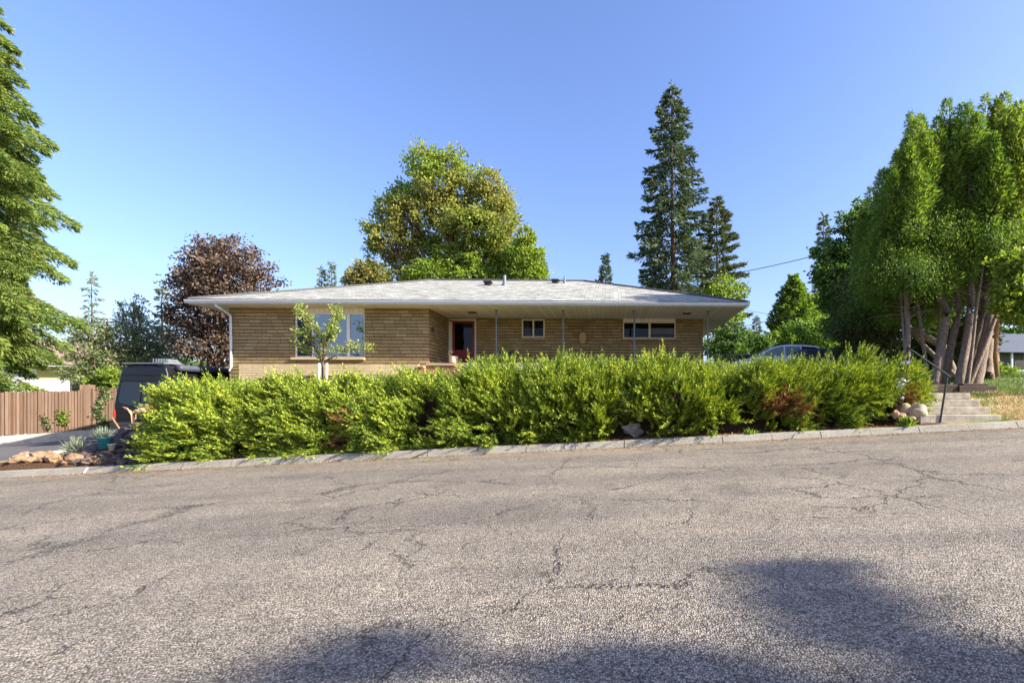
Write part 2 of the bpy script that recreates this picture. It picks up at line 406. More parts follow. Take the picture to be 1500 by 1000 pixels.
class MB:
    """collects boxes, tubes, lathes and sheets and links them as one mesh object"""
    def __init__(s): s.v = []; s.f = []; s.uv = None
    def add(s, vs, fs):
        k = len(s.v); s.v += [tuple(p) for p in vs]; s.f += [tuple(i + k for i in f) for f in fs]; return s
    def box(s, c, d, rot=None, taper=1.0):
        x, y, z = d[0] / 2, d[1] / 2, d[2] / 2
        vs = [Vector((a * x * (taper if e > 0 else 1), b * y * (taper if e > 0 else 1), e * z)) for e in (-1, 1) for b in (-1, 1) for a in (-1, 1)]
        if rot is not None: vs = [rot @ p for p in vs]
        vs = [p + Vector(c) for p in vs]
        return s.add(vs, [(0, 2, 3, 1), (4, 5, 7, 6), (0, 1, 5, 4), (2, 6, 7, 3), (0, 4, 6, 2), (1, 3, 7, 5)])
    def bb(s, x0, x1, y0, y1, z0, z1):
        return s.box(((x0 + x1) / 2, (y0 + y1) / 2, (z0 + z1) / 2), (x1 - x0, y1 - y0, z1 - z0))
    def tube(s, pts, rad, n=8, caps=True):
        pts = [Vector(p) for p in pts]
        if not hasattr(rad, '__len__'): rad = [rad] * len(pts)
        vs = []; fs = []
        up = Vector((.13, .21, .97))
        for i, p in enumerate(pts):
            d = (pts[min(i + 1, len(pts) - 1)] - pts[max(i - 1, 0)]).normalized()
            a = d.cross(up)
            if a.length < .05: a = d.cross(Vector((1, 0, 0)))
            a.normalize(); b = a.cross(d)
            for k in range(n):
                t = 2 * math.pi * k / n
                vs.append(p + (a * math.cos(t) + b * math.sin(t)) * rad[i])
        for i in range(len(pts) - 1):
            for k in range(n):
                fs.append((i * n + k, i * n + (k + 1) % n, (i + 1) * n + (k + 1) % n, (i + 1) * n + k))
        if caps:
            fs.append(tuple(reversed(range(n)))); fs.append(tuple(range((len(pts) - 1) * n, len(pts) * n)))
        return s.add(vs, fs)
    def lathe(s, prof, c=(0, 0, 0), n=20, axis='Z'):
        vs = []; fs = []
        for r, h in prof:
            for k in range(n):
                t = 2 * math.pi * k / n; a, b = r * math.cos(t), r * math.sin(t)
                p = {'Z': (a, b, h), 'Y': (a, h, b), 'X': (h, a, b)}[axis]
                vs.append(Vector(p) + Vector(c))
        for i in range(len(prof) - 1):
            for k in range(n):
                fs.append((i * n + k, i * n + (k + 1) % n, (i + 1) * n + (k + 1) % n, (i + 1) * n + k))
        fs.append(tuple(reversed(range(n)))); fs.append(tuple(range((len(prof) - 1) * n, len(prof) * n)))
        return s.add(vs, fs)
    def loft(s, rings, caps=True):
        n = len(rings[0]); vs = [p for r in rings for p in r]; fs = []
        for i in range(len(rings) - 1):
            for k in range(n):
                fs.append((i * n + k, i * n + (k + 1) % n, (i + 1) * n + (k + 1) % n, (i + 1) * n + k))
        if caps:
            fs.append(tuple(reversed(range(n)))); fs.append(tuple(range((len(rings) - 1) * n, len(rings) * n)))
        return s.add(vs, fs)
    def build(s, name, mat, parent=None, smooth=False, bevel=0):
        me = bpy.data.meshes.new(name); me.from_pydata([tuple(p) for p in s.v], [], s.f); me.update()
        bm = bmesh.new(); bm.from_mesh(me); bmesh.ops.recalc_face_normals(bm, faces=bm.faces); bm.to_mesh(me); bm.free()
        me.materials.append(mat)
        o = bpy.data.objects.new(name, me); link(o, parent)
        if smooth:
            me.polygons.foreach_set('use_smooth', [True] * len(me.polygons))
        if bevel:
            b = o.modifiers.new('bevel', 'BEVEL'); b.width = bevel; b.segments = 2; b.limit_method = 'ANGLE'; b.angle_limit = math.radians(40)
        return o

def norm(a): return a / np.maximum(np.linalg.norm(a, axis=1, keepdims=True), 1e-9)

def leaf_arrays(P, D, L, W, fold=.15, side=None):
    n = len(P)
    if side is None:
        side = norm(np.cross(D, norm(RNG.normal(size=(n, 3)))))
    up = np.cross(side, D)
    L = np.broadcast_to(L, (n,))[:, None]; W = np.broadcast_to(W, (n,))[:, None]
    mid = P + D * L * .5 + up * W * fold
    V = np.stack([P, mid + side * W * .5, P + D * L, mid - side * W * .5], axis=1)
    return V.reshape(-1, 3)

def leaf_mesh(name, V, mat, parent=None):
    V = np.asarray(V, dtype=np.float32); nv = len(V); nf = nv // 4
    me = bpy.data.meshes.new(name)
    me.vertices.add(nv); me.vertices.foreach_set('co', V.ravel())
    me.loops.add(nv); me.loops.foreach_set('vertex_index', np.arange(nv, dtype=np.int32))
    me.polygons.add(nf); me.polygons.foreach_set('loop_start', np.arange(0, nv, 4, dtype=np.int32))
    me.update(calc_edges=True)
    me.materials.append(mat)
    o = bpy.data.objects.new(name, me); link(o, parent)
    return o

class Wob:
    """smooth pseudo noise for arrays of points"""
    def __init__(s, seed, freq, n=9):
        r = np.random.default_rng(seed)
        s.k = r.normal(size=(n, 3)) * freq; s.p = r.uniform(0, 6.28, n)
    def __call__(s, P): return np.sin(P @ s.k.T + s.p).mean(axis=1) * 1.9

# ------------------------------------------------------------------ terrain
def sm(t):
    t = np.clip(t, 0, 1); return t * t * (3 - 2 * t)
SLOPE, CROSS, KY = .0493, .026, 12.0
def road_z(x, y): return SLOPE * x + CROSS * y
def kerb_top(x): return SLOPE * x + CROSS * KY + .155
def drive_z(x, y): return .075 * (x + 17.7) + .05 * (y - 17.7)
def ground_z(x, y):
    x = np.asarray(x, float); y = np.asarray(y, float)
    kt = kerb_top(x)
    plat = np.interp(x, [-13, -11, -6, 0, 6], [1.45, 1.62, 1.8, 2.05, 2.2]); plat = plat + (2.42 - plat) * sm((y - 15.4) / 2.6)
    house = kt + (plat - kt) * sm((y - 12.6) / 2.5)
    house = house + np.clip(y - 30, 0, 300) * .012
    yr = np.clip(y, 12.3, 400)
    right = np.interp(yr, [12.3, 14, 20, 45, 400], [0, .6, 1.15, 2.1, 6.]) + kt + np.clip(x - 14, 0, 60) * -.01
    left = np.clip(drive_z(x, y), -3, 0.2) * (y > 0)
    left = np.maximum(np.where(y < 40, left, -1.0), -2.2)
    wl = sm((-13.0 - x) / 3.2) ; wr = sm((x - 6.9) / 1.2)
    wr = wr * (1 - sm((y - 19) / 3) * sm((16 - x) / 4))
    z = house * (1 - wl) * (1 - wr) + left * wl + right * wr * (1 - wl)
    under = road_z(x, y) - .12
    return np.where(y < 12.3, under, z)

xs = np.unique(np.concatenate([np.linspace(-420, -40, 20), np.linspace(-40, 30, 201), np.linspace(30, 420, 22)]))
ys = np.unique(np.concatenate([np.linspace(-80, -4, 12), np.linspace(-4, 12.28, 12), np.array([12.32]), np.linspace(12.5, 32, 100), np.linspace(32, 60, 24), np.linspace(60, 520, 20)]))
gx, gy = np.meshgrid(xs, ys); gz = ground_z(gx, gy)
wob = Wob(3, .9); pts = np.stack([gx.ravel(), gy.ravel(), gz.ravel()], 1)
flat = (gy.ravel() < 12.6) | (gx.ravel() < -14.5)
pts[:, 2] += np.where(flat, 0, .03 * wob(pts))
nx, ny = len(xs), len(ys)
me = bpy.data.meshes.new('ground')
idx = np.arange(nx * ny).reshape(ny, nx)
quads = np.stack([idx[:-1, :-1], idx[:-1, 1:], idx[1:, 1:], idx[1:, :-1]], -1).reshape(-1, 4)
me.from_pydata(pts.tolist(), [], quads.tolist())
zone = np.zeros((nx * ny, 4), np.float32); zone[:, 3] = 1
X_, Y_ = gx.ravel(), gy.ravel()
mul = sm((8.6 - X_) / .8) * sm((18.5 - Y_) / 2) * (Y_ > 12) + sm((X_ - 8.8) / 1) * sm((Y_ - 13.9) / .4) * sm((15.6 - Y_) / .5) * .8
mul = np.where(X_ < -16.4, 0, mul)
zone[:, 0] = np.clip(mul, 0, 1)
zone[:, 1] = np.clip(sm((Y_ - 15.2) / 1) * (1 - zone[:, 0]), 0, 1) * .9
ca = me.color_attributes.new('zone', 'FLOAT_COLOR', 'POINT'); ca.data.foreach_set('color', zone.ravel())
me.materials.append(M['ground']); me.update()
me.polygons.foreach_set('use_smooth', [True] * len(me.polygons))
tag(link(bpy.data.objects.new('ground', me)), kind='structure')

mb = MB(); X0, X1 = -260, 260
mb.add([(X0, -2.0, road_z(X0, -2)), (X1, -2.0, road_z(X1, -2)), (X1, KY + .02, road_z(X1, KY + .02)), (X0, KY + .02, road_z(X0, KY + .02))], [(0, 1, 2, 3)])
tag(mb.build('road', M['road']), kind='structure')
# far kerb: sloped face and flat top, slightly uneven in segments
mb = MB(); segs = []
x = -24.5
wobr = random.Random(4)
rings = []
while x < 40:
    dz = wobr.uniform(-.012, .012)
    for xx in (x, min(x + 2.43, 40)):
        zr = road_z(xx, KY)
        rings.append([Vector((xx, KY - .01, zr - .1)), Vector((xx, KY, zr + .01)), Vector((xx, KY + .085, zr + .15 + dz)),
                      Vector((xx, KY + .115, zr + .165 + dz)), Vector((xx, KY + .30, zr + .17 + dz)), Vector((xx, KY + .30, zr - .1))])
    x += 2.45
for i in range(0, len(rings), 2): mb.loft(rings[i:i + 2])
tag(mb.build('kerb', M['kerb'], smooth=False), kind='structure')
# near kerb behind the camera
mb = MB(); mb.loft([[Vector((xx, yy, road_z(xx, -2) + zz)) for yy, zz in ((-2.35, -.2), (-2.35, .15), (-2.1, .15), (-2.0, 0), (-2.0, -.2))] for xx in (-60, 60)])
tag(mb.build('near_kerb', M['kerb']), kind='structure')
# gutter litter strip along the kerb
V = []
n = 2600
px = RNG.uniform(-15, 12, n); py = KY - np.abs(RNG.normal(0, .14, n)) - .02
P = np.stack([px, py, road_z(px, py) + .012], 1); D = norm(np.stack([RNG.normal(size=n), RNG.normal(size=n), RNG.normal(size=n) * .25], 1))
lit = leaf_mesh('gutter_litter', leaf_arrays(P, D, RNG.uniform(.02, .06, n), RNG.uniform(.008, .02, n)), M['leaf_dead']); tag(lit, kind='stuff')
# driveway sheet
mb = MB(); gxs = np.linspace(-29, -15.4, 18); gys = np.linspace(12.3, 34, 24)
for i in range(len(gxs) - 1):
    for j in range(len(gys) - 1):
        q = []
        for (a, b) in ((i, j), (i + 1, j), (i + 1, j + 1), (i, j + 1)):
            xx = gxs[a]; yy = gys[b]
            if a == len(gxs) - 1: xx = -15.5 - max(0, (yy - 12.3)) * .13
            elif a > 13: xx = min(xx, -15.9 - max(0, (yy - 12.3)) * .13)
            zz = float(ground_z(xx, yy)) + .03
            if yy < 12.4: zz = road_z(xx, 12) + .03
            q.append((xx, yy, zz))
        mb.add(q, [(0, 1, 2, 3)])
tag(mb.build('driveway', M['drive'], smooth=True), kind='structure')

# ------------------------------------------------------------------ the house
HA = math.radians(1.5)
house = empty('brick_house', (0, 18.6, 0), HA, 'long low tan brick house with pale grey hip roof and covered porch', 'house')
hd = Vector((math.cos(HA), math.sin(HA))); hn = Vector((-math.sin(HA), math.cos(HA)))
def hp(px, py, v):
    rx = (px - CX) / F
    t = (v + hn.y * 18.6) / (hn.x * rx + hn.y)
    X = rx * t; return (X * hd.x + (t - 18.6) * hd.y, EYE + (CY - py) / F * t)
def hu(px, v): return hp(px, 500, v)[0]
def hz(px, py, v): return hp(px, py, v)[1]
HW = lambda u, v, z: Vector((u * hd.x + v * hn.x, 18.6 + u * hd.y + v * hn.y, z))

SOF, FLOOR = 5.09, 2.95
UL, UR, RD = -16.42, 4.76, 13.4
WV, PV, BV = .65, 2.85, 12.4
wl, wr_, wc = -15.4, 3.57, -7.7

def wall_holes(mb, u0, u1, z0, z1, v0, v1, holes):
    us = u0
    for (a, b, c, d) in sorted(holes):
        if a > us: mb.bb(us, a, v0, v1, z0, z1)
        if c > z0: mb.bb(a, b, v0, v1, z0, c)
        if d < z1: mb.bb(a, b, v0, v1, d, z1)
        us = b
    mb.bb(us, u1, v0, v1, z0, z1)

pw = (hu(431, WV), hu(534, WV), hz(480, 523.5, WV), hz(480, 450.4, WV) - .0)     # picture window opening
dw = (hu(657.5, PV), hu(697.5, PV), FLOOR, hz(680, 467, PV) - .01)
w1 = (hu(764.5, PV), hu(798, PV), hz(780, 494.5, PV), hz(780, 467.5, PV))
w2 = (hu(912.5, PV), hu(989.5, PV), hz(950, 496, PV), hz(950, 468.5, PV))
mb = MB()
wall_holes(mb, wl, wc, -.4, SOF - .004, WV, WV + .2, [(pw[0], pw[1], pw[2], SOF - .004)])
mb.bb(wc - .2, wc, WV + .2, PV, 1.8, SOF - .004)
wall_holes(mb, wc - .2, wr_, 1.8, SOF - .004, PV, PV + .2, [dw, w1, w2])
mb.bb(wl, wl + .2, WV + .2, BV, -.4, SOF - .004)
mb.bb(wr_ - .2, wr_, PV + .2, BV, 1.8, SOF - .004)
mb.bb(wl, wr_, BV, BV + .2, -.4, SOF - .004)
mb.build('wall', M['brick'], house)
# inner partition so that rooms are dark
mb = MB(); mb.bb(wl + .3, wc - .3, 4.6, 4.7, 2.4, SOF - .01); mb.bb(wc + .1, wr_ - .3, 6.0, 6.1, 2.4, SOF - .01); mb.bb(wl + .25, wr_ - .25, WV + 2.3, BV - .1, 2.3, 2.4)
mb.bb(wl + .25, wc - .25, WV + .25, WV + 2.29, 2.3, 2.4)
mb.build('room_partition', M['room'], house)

# roof: four hip slopes with uv in metres
RISE = 2.4; ZE = 5.275
def roof_mesh():
    me = bpy.data.meshes.new('roof'); bm = bmesh.new(); uvl = bm.loops.layers.uv.new('UVMap')
    a, b, c, d = (UL, 0, ZE), (UR, 0, ZE), (UR, RD, ZE), (UL, RD, ZE)
    e, f = (UL + RD / 2, RD / 2, ZE + RISE), (UR - RD / 2, RD / 2, ZE + RISE)
    sl = math.hypot(RD / 2, RISE)
    def face(ps, uvs):
        fa = bm.faces.new([bm.verts.new(p) for p in ps])
        for l, uv in zip(fa.loops, uvs): l[uvl].uv = uv
    W = UR - UL
    face([a, b, f, e], [(0, 0), (W, 0), (W - RD / 2, sl), (RD / 2, sl)])
    face([c, d, e, f], [(0, 0), (W, 0), (W - RD / 2, sl), (RD / 2, sl)])
    face([b, c, f], [(0, 0), (RD, 0), (RD / 2, sl)])
    face([d, a, e], [(0, 0), (RD, 0), (RD / 2, sl)])
    lo = -.03
    und = [bm.verts.new((p[0], p[1], p[2] + lo)) for p in (a, d, c, b)]
    bm.faces.new(und)
    bm.to_mesh(me); bm.free(); me.materials.append(M['shingle'])
    return link(bpy.data.objects.new('roof', me), house)
roof = roof_mesh()
# ridge and hip caps
mb = MB(); E = Vector((UL + RD / 2, RD / 2, ZE + RISE)); Fp = Vector((UR - RD / 2, RD / 2, ZE + RISE))
def caps(p, q):
    p, q = Vector(p), Vector(q); L = (q - p).length; n = int(L / .16)
    for i in range(n):
        a = p.lerp(q, i / n); b = p.lerp(q, min(1, (i + 1.25) / n))
        mb.tube([a + Vector((0, 0, .004)), b + Vector((0, 0, .022))], [.055, .06], 6)
caps(E, Fp); caps((UL, 0, ZE), E); caps((UR, 0, ZE), Fp)
mb.build('ridge_cap', M['shingle'], roof)
def slope_z(v): return ZE + RISE * v / (RD / 2)
# drip edge, fascia/gutter, soffit
mb = MB(); mb.bb(UL - .02, UR + .02, -.02, .05, ZE - .035, ZE + .012); mb.bb(UR - .05, UR + .02, .05, RD, ZE - .035, ZE + .012); mb.bb(UL - .02, UL + .05, .05, RD, ZE - .035, ZE + .012)
mb.build('drip_edge', M['blackedge'], house)
mb = MB(); prof = [(-.005, 5.105), (-.085, 5.115), (-.11, 5.17), (-.105, 5.205), (-.125, 5.21), (-.125, 5.235), (-.01, 5.235)]
mb.loft([[Vector((uu, p[0], p[1])) for p in prof] for uu in (UL - .06, UR + .06)])
mb.build('gutter', M['gutter'], house)
mb = MB(); mb.bb(UL, UR, 0, .03, SOF - .0, ZE - .04); mb.bb(UR - .03, UR, .03, RD, SOF, ZE - .04); mb.bb(UL, UL + .03, .03, RD, SOF, ZE - .04)
mb.build('fascia', M['white'], house)
mb = MB(); mb.bb(UL + .03, UR - .03, .03, RD - .03, SOF + .002, SOF + .06)
soffit = mb.build('soffit', M['soffit'], house)
mb = MB(); mb.bb(UL + .03, UR - .03, .45, .49, SOF - .012, SOF + .002)
for (px_, py_) in ((692, 458), (1006, 460)):
    u = hu(px_, 1.45)
    s = MB(); s.bb(u - .17, u + .17, 1.33, 1.6, SOF - .03, SOF + .0015)
    s.build('soffit_light', M['darkmetal'], soffit, bevel=.006)
# posts
post0 = None
for pxp in (727, 825, 929, 1036.5):
    u = hu(pxp, .95)
    if post0 is None:
        mb = MB(); mb.lathe([(.033, 2.6), (.033, SOF - .012)], n=14); mb.box((0, 0, SOF - .006), (.15, .15, .011)); mb.box((0, 0, FLOOR + .006), (.15, .15, .012))
        post0 = mb.build('porch_post', M['steel'], house, smooth=False); post0.location = (u, .95, 0)
    else:
        o = post0.copy(); link(o, house); o.location = (u, .95, 0)
# porch floor
mb = MB(); mb.bb(wc + .002, wr_ + .9, .7, PV - .002, FLOOR - .7, FLOOR)
mb.build('porch_floor', M['concrete'], house)
# picture window
def bars(mb, a, b, z0, z1, v, t, dep, mull=()):
    mb.bb(a, b, v, v + dep, z1 - t, z1); mb.bb(a, b, v, v + dep, z0, z0 + t)
    mb.bb(a, a + t, v, v + dep, z0 + t, z1 - t); mb.bb(b - t, b, v, v + dep, z0 + t, z1 - t)
    for (m0, m1) in mull: mb.bb(m0, m1, v + .002, v + dep - .002, z0 + t, z1 - t)
zt = hz(480, 458, WV)
mb = MB(); m1a, m1b = hu(455.2, WV), hu(457.6, WV); m2a, m2b = hu(506.5, WV), hu(511, WV)
bars(mb, pw[0] + .002, pw[1] - .002, pw[2], zt, WV + .06, .055, .09, [(m1a, m1b), (m2a, m2b)])
win = mb.build('picture_window', M['white'], house, bevel=.004)
for k, (a, b) in enumerate(((pw[0] + .06, m1a), (m1b, m2a), (m2b, pw[1] - .06))):
    s = MB(); s.bb(a, b, WV + .1, WV + .106, pw[2] + .05, zt - .05); s.build('pane', M['glass' if k else 'screen'], win)
mb = MB()
for k, (a, b, z1_) in enumerate(((m1b + .03, m2a - .05, pw[2] + .62), (m2b + .02, pw[1] - .1, pw[2] + 1.02))):
    n = 26
    ring = [Vector((a + (b - a) * i / n, WV + .4 + .035 * math.sin(i * 1.9), 0)) for i in range(n + 1)]
    mb.add([p + Vector((0, 0, pw[2] - .2)) for p in ring] + [p + Vector((0, 0, z1_)) for p in ring], [(i, i + 1, n + 2 + i, n + 1 + i) for i in range(n)])
mb.build('curtain', M['curtain'], win, smooth=True)
mb = MB(); mb.bb(pw[0] + .002, pw[1] - .002, WV + .03, WV + .18, zt + .003, SOF - .006); mb.build('window_header', M['soffit'], win)
mb = MB(); mb.bb(pw[0] - .08, pw[1] + .03, WV - .11, WV + .058, pw[2] - .095, pw[2] - .006); mb.build('window_sill', M['brick_lit'], win, bevel=.008)
# porch windows
mb = MB(); mm = (w1[0] + w1[1]) / 2
bars(mb, w1[0], w1[1], w1[2], w1[3], PV - .02, .06, .12, [(mm - .035, mm + .035)])
sw = mb.build('slider_window', M['cream'], house, bevel=.004)
for (a, b) in ((w1[0] + .06, mm - .035), (mm + .035, w1[1] - .06)):
    s = MB(); s.bb(a, b, PV + .04, PV + .046, w1[2] + .06, w1[3] - .06); s.build('pane', M['glass_porch'], sw)
mb = MB(); mb.add([(w1[0] + .08, PV + .3, w1[2]), (mm - .14, PV + .3, w1[2]), (mm - .26, PV + .34, w1[3] - .1), (w1[0] + .08, PV + .3, w1[3])], [(0, 1, 2, 3)])
mb.build('curtain', M['beige_curtain'], sw)
mb = MB(); mb.bb(w1[0] - .05, w1[1] + .05, PV - .08, PV - .022, w1[2] - .12, w1[2] - .004); mb.build('window_sill', M['brick'], sw, bevel=.006)
mb = MB(); mm2 = hu(951.5, PV); zt2 = hz(950, 471.5, PV)
bars(mb, w2[0], w2[1], w2[2], zt2, PV - .02, .05, .12, [(mm2 - .045, mm2 + .045)])
ww = mb.build('wide_window', M['cream'], house, bevel=.004)
for (a, b) in ((w2[0] + .05, mm2 - .045), (mm2 + .045, w2[1] - .05)):
    s = MB(); s.bb(a, b, PV + .04, PV + .046, w2[2] + .05, zt2 - .05); s.build('pane', M['glass_porch'], ww)
mb = MB(); zb0 = hz(980, 488.5, PV); mb.bb(mm2 + .06, w2[1] - .07, PV + .055, PV + .065, zb0, zb0 + .26); mb.build('blind', M['blind'], ww)
mb = MB(); mb.bb(w2[0], w2[1], PV - .01, PV + .1, zt2 + .002, SOF - .006); mb.build('window_header', M['soffit'], ww)
mb = MB(); mb.bb(w2[0] - .03, w2[1] + .03, PV - .08, PV - .022, w2[2] - .13, w2[2] - .004); mb.build('window_sill', M['brick'], ww, bevel=.006)
# front door
mb = MB(); t = .1
mb.bb(dw[0], dw[0] + .14, PV - .03, PV + .14, dw[2], dw[3]); mb.bb(dw[1] - .06, dw[1], PV - .03, PV + .14, dw[2], dw[3]); mb.bb(dw[0] + .14, dw[1] - .06, PV - .03, PV + .14, dw[3] - .07, dw[3])
mb.build('door_frame', M['cream'], house, bevel=.004)
da, db, dz0, dz1 = dw[0] + .145, dw[1] - .065, FLOOR + .02, dw[3] - .075
mb = MB(); st = .1
mb.bb(da, da + st, PV + .01, PV + .06, dz0, dz1); mb.bb(db - st, db, PV + .01, PV + .06, dz0, dz1)
mb.bb(da + st, db - st, PV + .01, PV + .06, dz1 - st, dz1); mb.bb(da + st, db - st, PV + .015, PV + .055, dz0, dz0 + .72)
door = mb.build('door', M['red'], house, bevel=.006)
s = MB(); s.bb(da + st, db - st, PV + .03, PV + .036, dz0 + .72, dz1 - st); s.build('pane', M['glass_dark'], door)
s = MB(); s.bb(da + st * .3, db - st * .3, PV + .1, PV + .13, dz0, dz1); s.build('inner_panel', plain('inner red door', (.05, .008, .01), .4), door)
s = MB(); s.box((da + .05, PV - .01, dz0 + .68), (.03, .02, .2)); s.tube([(da + .05, PV - .04, dz0 + .72), (da + .13, PV - .05, dz0 + .7)], .012, 8); s.build('handle', M['chrome'], door)
s = MB(); s.box((da - .04, PV - .055, dz1 - .02), (.12, .04, .05)); s.build('closer', M['darkmetal'], door)
# small lamp on the wing's side wall
mb = MB(); mb.lathe([(.02, 0), (.05, .02), (.05, .16), (.03, .2), (.012, .22)], (wc + .07, WV + .28, 4.2), 12); mb.box((wc + .02, WV + .28, 4.32), (.04, .06, .1))
mb.build('wall_lamp', M['darkmetal'], house)
# downspout at the left corner
mb = MB(); u0 = hu(316, 0)
mb.tube([(u0, .0, 5.12), (u0, .02, 5.02), (u0 + .12, .1, 4.93), (wl + .07, WV - .09, 4.80), (wl + .1, WV - .06, 4.7), (wl + .1, WV - .06, 2.75), (wl + .13, WV - .16, 2.6)], .045, 8)
mb.build('downspout', M['gutter'], house, smooth=True)
# roof vents and pipes
for (px_, py_, v) in ((715, 421, 4.8), (813.5, 417.8, 5.8)):
    u = hu(px_, v); z = slope_z(v)
    mb = MB(); mb.box((u, v, z + .06), (.3, .3, .12), None, .85); mb.box((u, v, z + .15), (.42, .42, .06), None, .8); mb.build('roof_vent', M['darkmetal'], roof)
for (px_, v, h, r) in ((739, 4.75, .48, .075), (827, 5.9, .33, .045)):
    u = hu(px_, v); z = slope_z(v)
    mb = MB(); mb.lathe([(r * 1.9, -.05), (r * 1.8, .05), (r, .12), (r, h), (r * .8, h + .005), (r * .8, h - .02)], (u, v, z), 14); mb.build('vent_pipe', M['steel'], roof)
# wicker lantern on the porch wall
u, z = hp(853.5, 495, PV - .2)
w = empty('wicker_lantern', HW(u, PV - .2, z), HA, 'woven tan wicker lantern hung on the porch wall between two windows', 'lantern')
mb = MB()
for k in range(8):
    r = .1 + .06 * math.sin(k / 7 * math.pi); mb.tube([(r * math.cos(a), r * math.sin(a), -.23 + k * .065) for a in np.linspace(0, 6.283, 21)], .017, 6)
for k in range(10):
    a = k * .628; mb.tube([(.09 * math.cos(a), .09 * math.sin(a), -.235), (.145 * math.cos(a), .145 * math.sin(a), 0), (.09 * math.cos(a), .09 * math.sin(a), .225)], .006, 5)
mb.build('basket', M['wicker'], w)
mb = MB(); mb.tube([(0, 0, .24), (0, 0, .5), (0, .1, .56), (0, .2, .56)], .012, 6); mb.lathe([(.05, .22), (.02, .32)], n=10); mb.build('hanger', M['darkmetal'], w)
# low planter wall and red steps
a, b = hu(350, .2), hu(612, .2)
mb = MB(); mb.bb(a, b, .2, .38, 1.6, 2.86)
pl = mb.build('planter_wall', M['brick_lit']); pl.location = (0, 18.6, 0); pl.rotation_euler = (0, 0, HA)
tag(pl, 'low sunlit planter wall of long tan bricks in a sunlit tone under the picture window', 'wall')
st_ = empty('brick_steps', (0, 18.6, 0), HA, 'red brick steps with tan tile tops leading to the front door', 'steps')
ua, ub = hu(627, .3), hu(672, .3)
mb = MB(); mb.bb(ua, ub, .15, .69, 1.8, 2.80); mb.bb(hu(612, .2) + .01, ua - .004, -.05, .5, 1.8, 2.72); mb.build('riser', M['brick_red'], st_)
mb = MB(); mb.bb(ua - .02, ub + .02, .1, .69, 2.803, 2.87); mb.bb(hu(612, .2) + .01, ua - .03, -.1, .5, 2.723, 2.78); mb.build('tread', plain('terracotta tile', (.5, .3, .18), .7), st_, bevel=.008)
# basket and bench by the door
u, z = hp(664, 534, .75)
bk = empty('wicker_basket', HW(u, .78, FLOOR), HA, 'small tan basket with a curled handle and white tag before the red door', 'basket')
mb = MB(); mb.lathe([(.14, 0), (.16, .08), (.17, .2), (.18, .26), (.165, .27), (.15, .2)], n=18); mb.build('bowl', M['wicker'], bk)
mb = MB(); mb.tube([(-.15, 0, .25), (-.2, 0, .36), (-.19, 0, .44), (-.1, 0, .46), (-.02, 0, .42)], .022, 8); mb.build('handle', M['wicker'], bk, smooth=True)
mb = MB(); mb.bb(.0, .12, -.185, -.175, .06, .24); mb.build('tag', M['white'], bk)
u0, u1 = hu(729, 2.2), hu(751, 2.2)
bn = empty('porch_bench', HW((u0 + u1) / 2, 2.2, FLOOR), HA, 'low black bench standing against the porch wall behind the junipers', 'bench')
w_ = (u1 - u0) / 2; mb = MB(); mb.bb(-w_, w_, -.2, .2, .36, .41); mb.build('seat', M['darkmetal'], bn)
mb = MB(); mb.bb(-w_, w_, .17, .21, .44, .64); mb.build('backrest', M['darkmetal'], bn)
for sx in (-1, 1):
    for sy in (-1, 1):
        mb = MB(); mb.bb(sx * (w_ - .05) - .02, sx * (w_ - .05) + .02, sy * .16 - .02, sy * .16 + .02, 0, .36 if sy < 0 else .6); mb.build('leg', M['darkmetal'], bn)

# ------------------------------------------------------------------ junipers on the bank
HX0, HX1 = -12.15, 7.75
prof_px = [(205, 560), (290, 556), (320, 549), (345, 546), (400, 551), (440, 553), (480, 547), (540, 545), (600, 548), (640, 542), (665, 536), (700, 529), (740, 522), (800, 527), (850, 528),
           (900, 529), (935, 518), (960, 519), (1000, 526), (1045, 531), (1100, 529), (1160, 527), (1210, 523), (1250, 520), (1300, 527), (1340, 541), (1380, 566)]
pX = [(p - CX) / F * 14.0 for p, _ in prof_px]; pZ = [EYE + (CY - q) / F * 14.0 - .36 for _, q in prof_px]
shrubC = np.array([-11.0, -8.6, -6.3, -4.1, -1.6, 1.6, 3.9, 5.9, 7.4]); bounds = (shrubC[1:] + shrubC[:-1]) / 2
halfw = np.array([1.35, 1.2, 1.15, 1.15, 1.35, 1.6, 1.15, 1.0, .8])
w_a, w_b, w_c = Wob(21, 2.2), Wob(22, 5.0), Wob(23, 1.0)
def shrub_of(X): return np.searchsorted(bounds, X + .18 * np.sin(X * 5))
def hedge_pos(s, phi):
    """s runs along the row (beyond its ends it closes the cap), phi from the kerb over the top"""
    psi0 = np.clip((HX0 - s) / .8, 0, 1) * 1.45; psi1 = np.clip((s - HX1) / .8, 0, 1) * 1.45
    X = np.clip(s, HX0, HX1) - .55 * np.sin(psi0) + .6 * np.sin(psi1)
    k = np.cos(psi0) ** .6 * np.cos(psi1) ** .6
    zk = kerb_top(X); zc = zk + .25; top = np.interp(X, pX, pZ)
    i = np.clip(np.searchsorted(bounds, X), 0, len(shrubC) - 1)
    mound = np.sqrt(np.clip(1 - (np.abs(X - shrubC[i]) / (halfw[i] * 1.12)) ** 2.4, 0, 1))
    ry = 1.42 + .3 * mound; rz = np.maximum(top - zc, .5) * (.94 + .06 * mound)
    narrow = 1 - .45 * sm((X - 6.2) / 2)
    c, s_ = np.cos(phi), np.sin(phi)
    oy = -np.sign(c) * np.abs(c) ** .62 * ry; oz = np.sign(s_) * np.abs(s_) ** .82 * rz
    Y = 14.0 + oy * k + .0; Z = zc + (oz * k) + (1 - k) * .5
    lowf = np.clip(1 - (Z - zk) / .8, 0, 1)
    Y = Y + sm((X - 5.0) / 2.5) * lowf * 1.1 + sm((X - 6.3) / 1.3) * .5
    P = np.stack([X, Y, Z], 1)
    return P, k
